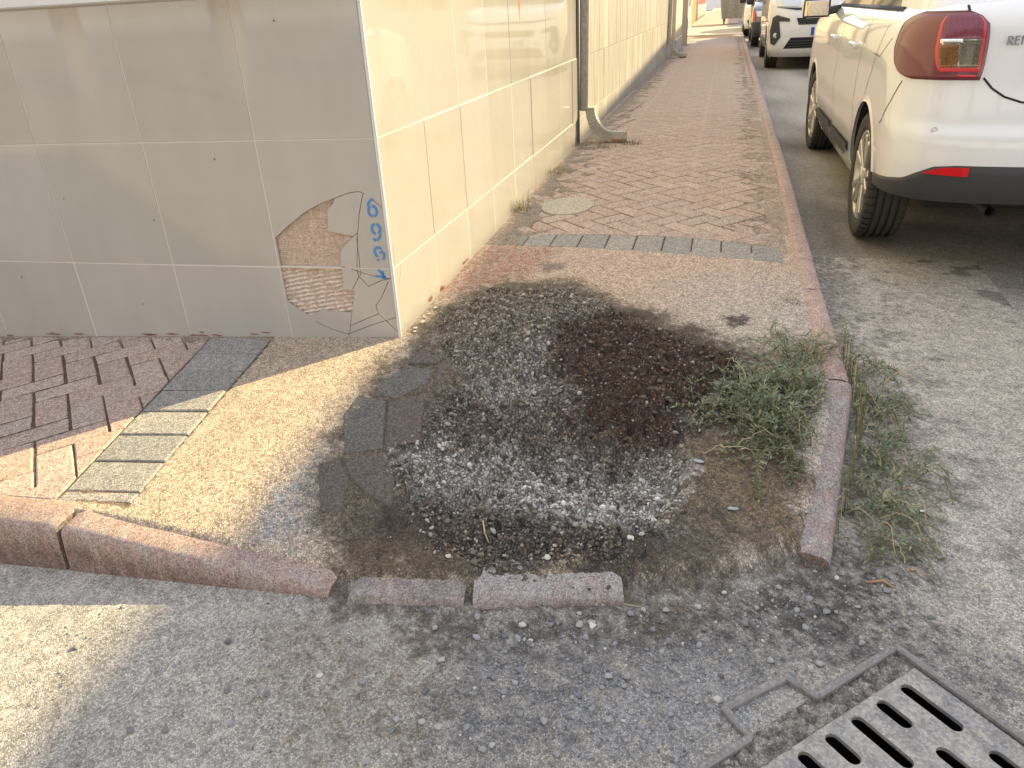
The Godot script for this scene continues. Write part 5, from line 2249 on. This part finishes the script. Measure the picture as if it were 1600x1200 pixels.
func build_container() -> void:
	var t := thing("waste_container", "grey green metal waste container standing on the far pavement", "container", Vector3(1.35, .07, -33.5))
	var b := B.new()
	# tapered tub
	var lo := [Vector3(-.55, .22, -.5), Vector3(.55, .22, -.5), Vector3(.55, .22, .5), Vector3(-.55, .22, .5)]
	var hi := [Vector3(-.68, 1.25, -.6), Vector3(.68, 1.25, -.6), Vector3(.68, 1.25, .6), Vector3(-.68, 1.25, .6)]
	for k in 4:
		var k2 := (k + 1) % 4
		b.quad_n(lo[k], lo[k2], hi[k2], hi[k], lo[k] + lo[k2])
	b.quad_n(lo[0], lo[1], lo[2], lo[3], Vector3.DOWN)
	put("tub", b.mesh(), M.zinc, t)
	b = B.new()
	for k in 8:
		var a0 := PI * k / 8.0
		var a1 := PI * (k + 1) / 8.0
		b.quad_n(Vector3(-.7, 1.25 + sin(a0) * .25, cos(a0) * .62), Vector3(.7, 1.25 + sin(a0) * .25, cos(a0) * .62), Vector3(.7, 1.25 + sin(a1) * .25, cos(a1) * .62), Vector3(-.7, 1.25 + sin(a1) * .25, cos(a1) * .62), Vector3(0, sin(a0 + .2), cos(a0 + .2)))
	put("lid", b.mesh(), M.zinc, t)
	for x in [-.4, .0, .4]:
		b = B.new()
		b.box(Transform3D(Basis(Vector3(1, 0, 0), .1), Vector3(x, .74, .57)), Vector3(.05, .95, .03), .006)
		put("rib", b.mesh(), M.zinc, t)
	for x in [-.45, .45]:
		for z in [-.4, .4]:
			b = B.new()
			b.lathe(PackedVector2Array([Vector2(-.03, .01), Vector2(-.03, .1), Vector2(.03, .1), Vector2(.03, .01)]), Transform3D(Basis(), Vector3(x, .1, z)), 14)
			b.box(Transform3D(Basis(), Vector3(x, .17, z)), Vector3(.1, .12, .1), .01)
			put("castor", b.mesh(), M.trim_dark, t)

# ---------------------------------------------------------------- weeds

func leaf(st: SurfaceTool, p: Vector3, d: Vector3, up: Vector3, l: float, w: float, c: Color) -> void:
	var s := d.cross(up).normalized() * w * .5
	var n := s.cross(d).normalized()
	var m := p + d * l * .45 - n * l * .04
	var tip := p + d * l + n * l * -.12
	st.set_color(c)
	var fold := n * w * .18
	for q in [[p, m + s + fold, m], [m, m + s + fold, tip], [p, m, m - s + fold], [m, tip, m - s + fold]]:
		for v in q:
			st.add_vertex(v)

# a creeping weed: stems run out over the ground, small leaves all along them
func creeper(called: String, label: String, roots: Array, stems: int, reach: float, rise: float, sd: int, squash: Vector2, green: float) -> void:
	var r := RandomNumberGenerator.new()
	r.seed = sd
	var c0: Vector2 = roots[0]
	var base := Vector3(c0.x, ground(c0.x, c0.y), c0.y)
	var t := thing(called, label, "weed", base)
	var sb := B.new(true)
	var lf := SurfaceTool.new()
	lf.begin(Mesh.PRIMITIVE_TRIANGLES)
	var dryb := B.new(true)
	for k in stems:
		var o: Vector2 = roots[r.randi() % roots.size()] + Vector2(r.randfn(0, .03), r.randfn(0, .04))
		var an := r.randf() * TAU
		var len := reach * (.35 + .75 * r.randf())
		var top := rise * (.2 + .7 * r.randf())
		if r.randf() < .3:
			top = rise * r.randf_range(1.2, 2.3)
			len *= .7
		var bend := r.randf_range(-1.4, 1.4)
		var p := o
		var n := int(len / .012) + 3
		var pts := PackedVector3Array()
		var dry := r.randf() > green
		for i in n:
			var s := i / float(n - 1)
			var a := an + bend * s + nf.get_noise_2d(k * 3.1, s * 4.0) * .8
			p += Vector2(cos(a) * squash.x, sin(a) * squash.y) * .012
			var g := ground(p.x, p.y)
			var kd := kerb_sd(p.x, p.y)
			if absf(kd) < .042 and p.y > .06 and r.randf() < .8:
				break
			if absf(kd) < .06 and p.y < .86:
				g = maxf(g, pave_h(p.x, p.y) + .02)
			var y := g + .004 + top * sin(PI * minf(s * .95 + .05, 1.0)) * (1.0 - .3 * s) + maxf(0.0, nf.get_noise_2d(p.x * 20.0, k * 5.0)) * .012
			pts.append(Vector3(p.x, y, p.y) - base)
		n = pts.size()
		if n < 3:
			continue
		(dryb if dry else sb).tube(pts, PackedFloat32Array([.0013 if dry else .0011]), 4, false)
		for i in range(1, n):
			var d := (pts[i] - pts[i - 1]).normalized()
			var cnt := 3 if not dry else (1 if r.randf() < .35 else 0)
			for e in cnt:
				var side := Vector3(-d.z, 0, d.x) * (1.0 if r.randf() < .5 else -1.0)
				var ld := (d * r.randf_range(.2, .9) + side * r.randf_range(.4, 1.1) + Vector3.UP * r.randf_range(-.1, .9)).normalized()
				var l := r.randf_range(.008, .024)
				var gsh := r.randf()
				var col := mixc(Color(.10, .135, .075), Color(.25, .29, .175), gsh)
				if r.randf() < .10:
					col = Color(.32, .30, .15)
				if dry:
					col = mixc(Color(.42, .35, .20), Color(.30, .27, .14), gsh)
				leaf(lf, pts[i], ld, (Vector3.UP + side * .2).normalized(), l, l * r.randf_range(.18, .34), col)
	put("stems", sb.mesh(), M.stem, t)
	if dryb.n > 0:
		put("dry_stems", dryb.mesh(), M.straw, t)
	lf.generate_normals()
	put("leaves", lf.commit(), M.leaf, t)

func tuft(called: String, label: String, at: Vector2, spread: float, height: float, blades: int, sd: int, green: float) -> void:
	var r := RandomNumberGenerator.new()
	r.seed = sd
	var base := Vector3(at.x, pave_h(at.x, at.y) - .002, at.y)
	var t := thing(called, label, "weed", base)
	var st := SurfaceTool.new()
	st.begin(Mesh.PRIMITIVE_TRIANGLES)
	for k in blades:
		var an := r.randf() * TAU
		var o := Vector3(cos(an), 0, sin(an)) * spread * sqrt(r.randf()) * .5
		o.x = maxf(o.x, -base.x + .006)
		var d := Vector3(cos(an + r.randf_range(-1, 1)), 0, sin(an + r.randf_range(-1, 1)))
		var h := height * (.2 + .8 * pow(r.randf(), 1.8))
		var lean := r.randf_range(.3, 1.5)
		var w := r.randf_range(.0012, .0028)
		var col := mixc(Color(.45, .36, .20), Color(.30, .25, .13), r.randf())
		if r.randf() < green:
			col = mixc(Color(.13, .17, .06), Color(.22, .24, .10), r.randf())
		var prev := o
		var s := d.cross(Vector3.UP) * w
		for i in 5:
			var f := (i + 1) / 5.0
			var p := o + Vector3.UP * h * sin(f * PI * .5 * minf(1.0, 1.6 / (lean + .6))) * (1.0 - .25 * lean * f * f) + d * h * lean * f * f * .7
			p.x = maxf(p.x, -base.x + .004)
			p.y = maxf(p.y, .003)
			var s1 := s * (1.0 - f * .9)
			var s0 := s * (1.0 - (f - .2) * .9)
			st.set_color(col)
			for v in [prev - s0, prev + s0, p + s1, prev - s0, p + s1, p - s1]:
				st.add_vertex(v)
			prev = p
	st.generate_normals()
	put("blades", st.commit(), M.leaf, t)

func build_plants() -> void:
	creeper("creeping_weed", "thick green creeping weed spreading over the pavement from the kerb", [Vector2(1.44, .10), Vector2(1.40, .25), Vector2(1.34, .35), Vector2(1.36, .48), Vector2(1.30, .22), Vector2(1.37, .0), Vector2(1.28, .42), Vector2(1.33, .56), Vector2(1.25, .30)], 270, .19, .036, 21, Vector2(.85, 1.15), .93)
	creeper("creeping_weed", "straggling green weed growing in the gutter on the road side of the kerb", [Vector2(1.63, -.14), Vector2(1.63, .02), Vector2(1.65, .18), Vector2(1.62, .36), Vector2(1.64, .5), Vector2(1.57, .64), Vector2(1.54, .74)], 190, .15, .036, 22, Vector2(.95, 1.1), .78)
	creeper("creeping_weed", "thin sprig of weed crawling onto the dark soil", [Vector2(1.14, .37)], 9, .12, .03, 23, Vector2(1.2, .7), .9)
	tuft("grass_tuft", "spiky half dry grass tuft at the wall beside the screed blob", Vector2(.045, -1.76), .10, .15, 60, 31, .45)
	tuft("grass_tuft", "low mat of dead grass by the wall between the screed blob and the downpipe", Vector2(.07, -2.72), .16, .07, 90, 32, .15)
	tuft("grass_tuft", "dry weeds matted under the ribbed elbow of the near downpipe", Vector2(.16, -3.72), .34, .06, 190, 33, .15)
	tuft("grass_tuft", "small greenish tuft at the mouth of the near downpipe", Vector2(.43, -3.84), .16, .06, 110, 34, .6)
	tuft("grass_tuft", "dry wisps at the inner foot of the kerb above the green weed", Vector2(1.43, -.52), .05, .04, 30, 35, .3)
	tuft("grass_tuft", "pale dry stalks standing at the top of the green weed on the kerb", Vector2(1.44, -.02), .10, .16, 34, 36, .1)
	# added unseen trees, put in to keep the low sky off the front wall
	for k in 7:
		added_shade_tree(Vector3(-15.0 + k * 4.3 + rng.randf_range(-.7, .7), road_h(-3, 9) - .03, 12.5 + rng.randf_range(-1.0, 1.0)), k)
	# dry scrub on the lot that the front tiles mirror
	for k in 7:
		dry_bush(Vector3(-1.0 - k * 2.1 + rng.randf_range(-.6, .6), road_h(-3, 9) - .004, 17.5 + rng.randf_range(-1.5, 1.5)), 40 + k)

var tree0: Node3D
func added_shade_tree(at: Vector3, k: int) -> void:
	if tree0:
		var c: Node3D = tree0.duplicate()
		c.name = numbered("added_shade_tree")
		add_child(c)
		c.position = at
		c.rotation.y = k * 1.9
		c.scale = Vector3.ONE * (.95 + .08 * (k % 4))
		return
	var r := RandomNumberGenerator.new()
	r.seed = 500
	tree0 = thing("added_shade_tree", "added dark green tree out of view, blocking low sky from the front wall", "tree", at, 0.0, "added trees blocking the low sky")
	var b := B.new(true)
	b.tube(PackedVector3Array([Vector3(0, 0, 0), Vector3(.1, 1.6, 0), Vector3(.0, 4.4, .1), Vector3(.2, 8.0, 0)]), PackedFloat32Array([.32, .26, .2, .06]), 9)
	for e in 7:
		var a := e * 2.4
		var y := 3.4 + e * .5
		b.tube(PackedVector3Array([Vector3(0, y, 0), Vector3(cos(a) * 1.0, y + .9, sin(a) * 1.0), Vector3(cos(a) * 2.1, y + 1.5, sin(a) * 2.1)]), PackedFloat32Array([.13, .08, .03]), 6)
	put("trunk", b.mesh(), M.twig, tree0)
	var st := SurfaceTool.new()
	st.begin(Mesh.PRIMITIVE_TRIANGLES)
	var clumps := []
	for e in 46:
		var d := Vector3(r.randfn(), r.randfn(), r.randfn()).normalized() * pow(r.randf(), .4)
		clumps.append(Vector3(0, 7.3, 0) + d * Vector3(3.3, 3.4, 3.3))
	for e in 5200:
		var c: Vector3 = clumps[r.randi() % clumps.size()]
		var p := c + Vector3(r.randfn(), r.randfn(), r.randfn()) * .55
		var d := Vector3(r.randfn(), r.randfn() - .4, r.randfn()).normalized()
		var l := r.randf_range(.16, .32)
		leaf(st, p, d, Vector3(r.randfn(), 1.0, r.randfn()).normalized(), l, l * .6, mixc(Color(.04, .065, .025), Color(.09, .12, .05), r.randf()))
	st.generate_normals()
	put("crown", st.commit(), M.leaf, tree0)

func dry_bush(at: Vector3, sd: int) -> void:
	var r := RandomNumberGenerator.new()
	r.seed = sd
	var t := thing("dry_bush", "bare dry bush on the lot across the side street", "bush", at, 0.0, "dry bushes on the lot across the side street")
	var b := B.new(true)
	for k in 46:
		var p := Vector3(r.randf_range(-.25, .25), 0, r.randf_range(-.25, .25))
		var d := Vector3(r.randf_range(-.7, .7), 1.0, r.randf_range(-.7, .7)).normalized()
		var pts := PackedVector3Array([p])
		for i in 7:
			d = (d + Vector3(r.randf_range(-.3, .3), r.randf_range(-.2, .1), r.randf_range(-.3, .3))).normalized()
			p += d * .17
			pts.append(p)
		b.tube(pts, PackedFloat32Array([.012, .010, .009, .008, .006, .005, .004, .003]), 4, false)
	put("branches", b.mesh(), M.twig, t)

# ---------------------------------------------------------------- loose stones

func pebble(sd: int, sub: int) -> ArrayMesh:
	var r := RandomNumberGenerator.new()
	r.seed = sd
	var v: Array = [Vector3(1, 0, 0), Vector3(-1, 0, 0), Vector3(0, 1, 0), Vector3(0, -1, 0), Vector3(0, 0, 1), Vector3(0, 0, -1)]
	var f := [[0, 2, 4], [4, 2, 1], [1, 2, 5], [5, 2, 0], [4, 3, 0], [1, 3, 4], [5, 3, 1], [0, 3, 5]]
	for s in sub:
		var nf2 := []
		for t in f:
			var a: Vector3 = v[t[0]]
			var b: Vector3 = v[t[1]]
			var c: Vector3 = v[t[2]]
			var k := v.size()
			v.append(((a + b) * .5).normalized())
			v.append(((b + c) * .5).normalized())
			v.append(((c + a) * .5).normalized())
			nf2.append_array([[t[0], k, k + 2], [k, t[1], k + 1], [k + 2, k + 1, t[2]], [k, k + 1, k + 2]])
		f = nf2
	var cuts := []
	for k in 9:
		cuts.append([Vector3(r.randfn(), r.randfn(), r.randfn()).normalized(), r.randf_range(.62, .95)])
	var b := B.new(true)
	b.st.set_smooth_group(0 if sub > 1 else -1)
	var pos := []
	for p in v:
		var q: Vector3 = p
		for c in cuts:
			var over: float = q.dot(c[0]) - c[1]
			if over > 0.0:
				q -= c[0] * over
		q *= 1.0 + nz.get_noise_3d(p.x * 1.2 + sd, p.y * 1.2, p.z * 1.2) * .35
		pos.append(q * Vector3(1.0, .66, .8))
	for t in f:
		b.tri_n(pos[t[0]], pos[t[1]], pos[t[2]], pos[t[0]] + pos[t[1]] + pos[t[2]])
	return b.mesh()

func stone_color(x: float, z: float, r: RandomNumberGenerator, zone: int) -> Color:
	var v := r.randf()
	var c: Color
	if zone == 0:       # rubble: pieces of what lies there, some paler
		var g := ground_tint(x, z, false)
		var k := r.randf_range(.72, 1.22)
		c = Color(g.r * k, g.g * k, g.b * k)
		if v < .16:
			c = mixc(c, Color(.56, .52, .46), r.randf_range(.25, .8))
		elif v > .86:
			c = mixc(c, Color(.12, .10, .08), .45)
	elif zone == 1:     # dirt ring
		c = mixc(Color(.10, .083, .066), Color(.34, .29, .23), v * v)
	else:               # road grit
		c = mixc(Color(.13, .135, .145), Color(.36, .37, .38), v)
		if r.randf() < .05:
			c = Color(.55, .53, .49)
	return c

func build_stones() -> void:
	var r := RandomNumberGenerator.new()
	r.seed = 4242
	var shapes := []
	for k in 4:
		shapes.append(pebble(60 + k, 1))
	var sets := [[[], []], [[], []], [[], []], [[], []]]       # per shape: transforms, colours (rubble)
	var grit := [[[], []], [[], []], [[], []], [[], []]]
	var add := func(to: Array, x: float, z: float, s: float, c: Color) -> void:
		var k := r.randi() % 4
		var ba := Basis(Vector3(r.randfn(), r.randfn() * 2.0, r.randfn()).normalized(), r.randf() * TAU).scaled(Vector3.ONE * s)
		to[k][0].append(Transform3D(ba, Vector3(x, ground(x, z) + s * .28, z)))
		to[k][1].append(c)
	# rubble: packed stones
	for k in 40000:
		var x := r.randf_range(.02, 1.26)
		var z := r.randf_range(-.62, 1.1)
		var d := field("core", x, z)
		if d < -.03:
			continue
		var n := nz.get_noise_2d(x * 7.0, z * 7.0)
		var keep := (.62 + n * .6) * ss(-.03, .05, d)
		if field("soil", x, z) > 0.0:
			keep = .35 + n * .4
		if field("rim", x, z) > 0.0:
			keep = 1.0
		if field("pale", x, z) > 0.0:
			keep = .60 + n * .6
		if r.randf() > keep:
			continue
		var s := .0018 + .0044 * pow(r.randf(), 2.4)
		if r.randf() < .03:
			s = r.randf_range(.007, .0115)
		add.call(sets, x, z, s, stone_color(x, z, r, 0))
	# clods of dark soil spilt over the sunken kerb stone
	for k in 220:
		var x := r.randf_range(.62, .97)
		var z := lerpf(1.076, 1.0, (x - .618) / .332) + .004 + absf(r.randfn(0, .03))
		var s := .0022 + .006 * pow(r.randf(), 3.0)
		var i := r.randi() % 4
		sets[i][0].append(Transform3D(Basis(Vector3(r.randfn(), r.randfn(), r.randfn()).normalized(), r.randf() * TAU).scaled(Vector3.ONE * s), Vector3(x, -.092 + s * .4, z)))
		sets[i][1].append(mixc(Color(.07, .06, .05), Color(.17, .145, .12), r.randf()))
	# clods of damp soil and crumbled concrete
	for k in 900:
		var x := r.randf_range(.1, 1.2)
		var z := r.randf_range(-.5, 1.08)
		var dk := maxf(maxf(field("rim", x, z), field("dark", x, z)), field("soil", x, z) - .02)
		if field("core", x, z) < .0 or dk + nz.get_noise_2d(x * 6.0, z * 6.0) * .08 < 0.0:
			continue
		add.call(sets, x, z, r.randf_range(.005, .013), mixc(Color(.055, .042, .032), Color(.15, .12, .095), r.randf()))
	# dirt ring: sparse
	for k in 9000:
		var x := r.randf_range(0.0, 1.42)
		var z := r.randf_range(-.66, 1.22)
		if field("ring", x, z) < -.03 or field("core", x, z) > -.01:
			continue
		if r.randf() > .55 + nz.get_noise_2d(x * 6.0, z * 6.0):
			continue
		add.call(sets, x, z, .0016 + .0030 * pow(r.randf(), 3.0), stone_color(x, z, r, 1))
	# grit on the road
	for k in 42000:
		var x := r.randf_range(-.3, 2.1)
		var z := r.randf_range(.75, 1.9)
		if kerb_sd(x, z) < .05:
			continue
		var u := Vector2(x - 1.534, z - 1.141)
		var gu := u.dot(Vector2(.697, .717))
		var gv := u.dot(Vector2(-.717, .697))
		if gu > -.02 and gv > -.02 and gu < .56 and gv < .56:
			continue
		var m := maxf(field("roaddark", x, z), field("asphaltdark", x, z))
		var dens := .06 + .7 * ss(-.05, .12, m + nz.get_noise_2d(x * 4.0, z * 4.0) * .12)
		dens *= .35 + .65 * ss(-.35, .3, nz.get_noise_2d(x * 8.0 + 9.0, z * 8.0))
		if r.randf() > dens:
			continue
		var s := .0016 + .0036 * pow(r.randf(), 3.0)
		if r.randf() < .035:
			s = r.randf_range(.006, .011)
		add.call(grit, x, z, s, stone_color(x, z, r, 2))
	for e in [[sets, "gravel", "loose gravel strewn over the broken corner of the pavement"], [grit, "road_grit", "loose grey grit and small stones strewn over the asphalt"]]:
		for k in 4:
			var mm := MultiMesh.new()
			mm.transform_format = MultiMesh.TRANSFORM_3D
			mm.use_colors = true
			mm.mesh = shapes[k]
			var tr: Array = e[0][k][0]
			mm.instance_count = tr.size()
			for i in tr.size():
				mm.set_instance_transform(i, tr[i])
				mm.set_instance_color(i, e[0][k][1][i])
			var o := MultiMeshInstance3D.new()
			o.name = numbered(e[1])
			o.multimesh = mm
			o.material_override = M.stone
			add_child(o)
			o.set_meta("kind", "stuff")
			tag(o, e[2], "gravel")
	# stones large enough to pick up
	var round_ := []
	for k in 6:
		round_.append(pebble(80 + k, 2))
	var picks := [[0.625, 1.355, 0.0085], [0.674, 1.514, 0.0092], [0.786, 1.530, 0.0073], [0.771, 1.542, 0.0083], [0.915, 1.185, 0.0100], [0.890, 1.200, 0.0100], [0.883, 1.162, 0.0066], [0.799, 1.275, 0.0069], [0.735, 1.564, 0.0062], [0.581, 1.273, 0.0080], [1.005, 1.344, 0.0061], [1.070, 1.123, 0.0081], [0.995, 1.149, 0.0089], [1.021, 1.129, 0.0073], [1.138, 1.093, 0.0090], [0.971, 1.327, 0.0087], [1.050, 1.358, 0.0061], [1.008, 1.319, 0.0085], [0.588, 1.511, 0.0072], [0.639, 1.507, 0.0079], [0.905, 1.520, 0.0073], [0.867, 1.458, 0.0091], [0.390, 1.445, 0.0080, 1], [0.910, 1.391, 0.0067], [0.818, 1.451, 0.0085], [1.409, 1.054, 0.0095], [1.471, 1.117, 0.0074], [1.305, 1.256, 0.0070], [0.548, 1.077, 0.0077, 1], [0.784, 1.036, 0.0102, 1], [0.972, 0.960, 0.0104, 1], [1.381, 1.206, 0.0090], [0.917, 1.194, 0.0101, 1]]
	for p in picks:
		var s: float = p[2]
		var o := put(numbered("stone"), round_[r.randi() % 6], null)
		var c := mixc(Color(.24, .245, .25), Color(.44, .44, .43), r.randf())
		if p.size() > 3:
			c = Color(.62, .60, .55)
		var m := mat(c, .9)
		o.material_override = m
		o.transform = Transform3D(Basis(Vector3.UP, r.randf() * TAU).scaled(Vector3.ONE * s), Vector3(p[0], ground(p[0], p[1]) + s * .42, p[1]))
		tag(o, "loose grey stone lying on the asphalt below the broken pavement" if p.size() < 4 else "pale pebble lying on the dirt around the broken pavement", "stone", "loose grey stones on the asphalt" if p.size() < 4 else "pale pebbles on the dirt")

func build_litter() -> void:
	var r := RandomNumberGenerator.new()
	r.seed = 91
	var lay := func(called: String, label: String, cat: String, pts: Array, rad: float, m: Material) -> void:
		var b := B.new(true)
		var p := PackedVector3Array()
		var rr := PackedFloat32Array()
		for k in pts.size():
			p.append(Vector3(pts[k][0], ground(pts[k][0], pts[k][1]) + rad + (pts[k][2] if pts[k].size() > 2 else 0.0), pts[k][1]))
			rr.append(rad * (1.0 - .35 * absf(k / float(pts.size() - 1) - .4)))
		b.tube(p, rr, 6)
		var o := put(numbered(called), b.mesh(), m)
		tag(o, label, cat)
	lay.call("straw", "short curved straw lying on the rubble above the sunken kerb stone", "straw", [[.612, .985], [.622, 1.005, .004], [.634, 1.018, .002]], .0022, M.straw)
	lay.call("straw", "long thin straw lying on the asphalt below the sunken kerb stone", "straw", [[.955, 1.112], [.985, 1.114], [1.025, 1.122]], .0016, M.straw)
	lay.call("twig", "short brown twig lying on the asphalt near the drain grate", "twig", [[1.508, .938], [1.54, .936, .003], [1.562, .947]], .0035, M.wood)
	lay.call("twig", "long pale twig leaning against the foot of the panelled wall", "twig", [[.03, -4.35, .02], [.06, -4.7, .03], [.12, -5.2, .02], [.20, -5.9, .01], [.26, -6.6]], .0042, M.twig)
	lay.call("twig", "shorter pale twig on the pavement below the long one", "twig", [[.12, -4.25, .004], [.18, -4.6, .012], [.24, -5.0, .004], [.30, -5.25]], .0038, M.twig)
	lay.call("twig", "long dry stalk reaching out of the gutter weed over the road", "twig", [[1.66, .02, .02], [1.72, -.08, .035], [1.80, -.19, .02], [1.86, -.25, .0]], .0018, M.straw)
	var chip := func(called: String, label: String, x: float, z: float, l: float, w: float, turn: float, m: Material, cat: String) -> void:
		var b := B.new()
		var pl := PackedVector2Array()
		for k in 6:
			var a := TAU * k / 6.0 + r.randf_range(-.3, .3)
			pl.append(Vector2(cos(a) * l * .5 * r.randf_range(.8, 1.1), sin(a) * w * .5 * r.randf_range(.7, 1.1)))
		b.slab(pl, Transform3D(Basis(Vector3(1, 0, 0), Vector3(0, 0, -1), Vector3(0, 1, 0)), Vector3(0, .003, 0)), .003, .0006)
		var o := put(numbered(called), b.mesh(), m)
		o.transform = Transform3D(Basis(Vector3.UP, turn) * Basis(Vector3(1, 0, 0), .12), Vector3(x, ground(x, z) + .003, z))
		tag(o, label, cat)
	chip.call("tile_chip", "bluish glass chip on the tan soil beside the hole", 1.118, .627, .035, .014, -.3, M.shard, "chip")
	chip.call("tile_chip", "bluish glass chip on dark grit below the tan soil", 1.208, .804, .032, .014, .0, M.shard, "chip")
	chip.call("paper_scrap", "small white scrap on the road beside the gutter weed", 1.678, .629, .032, .012, .1, M.white, "scrap")
	chip.call("wood_chip", "small reddish brown chip on the asphalt near the twig", 1.615, .87, .018, .010, .6, M.wood, "chip")
	for k in 6:
		var z := -.02 - k * .05 - r.randf() * .03
		var b := B.new()
		b.box(Transform3D(Basis(Vector3(r.randfn(), r.randfn(), r.randfn()).normalized(), r.randf() * .8), Vector3.ZERO), Vector3(r.randf_range(.008, .02), .004, r.randf_range(.008, .022)), .001)
		var o := put(numbered("tile_shard"), b.mesh(), M.cream_bit)
		o.position = Vector3(.022 + r.randf() * .018, ground(.03, z) + .004, z)
		tag(o, "small cream tile shard lying at the foot of the corner", "shard", "tile shards at the foot of the corner")
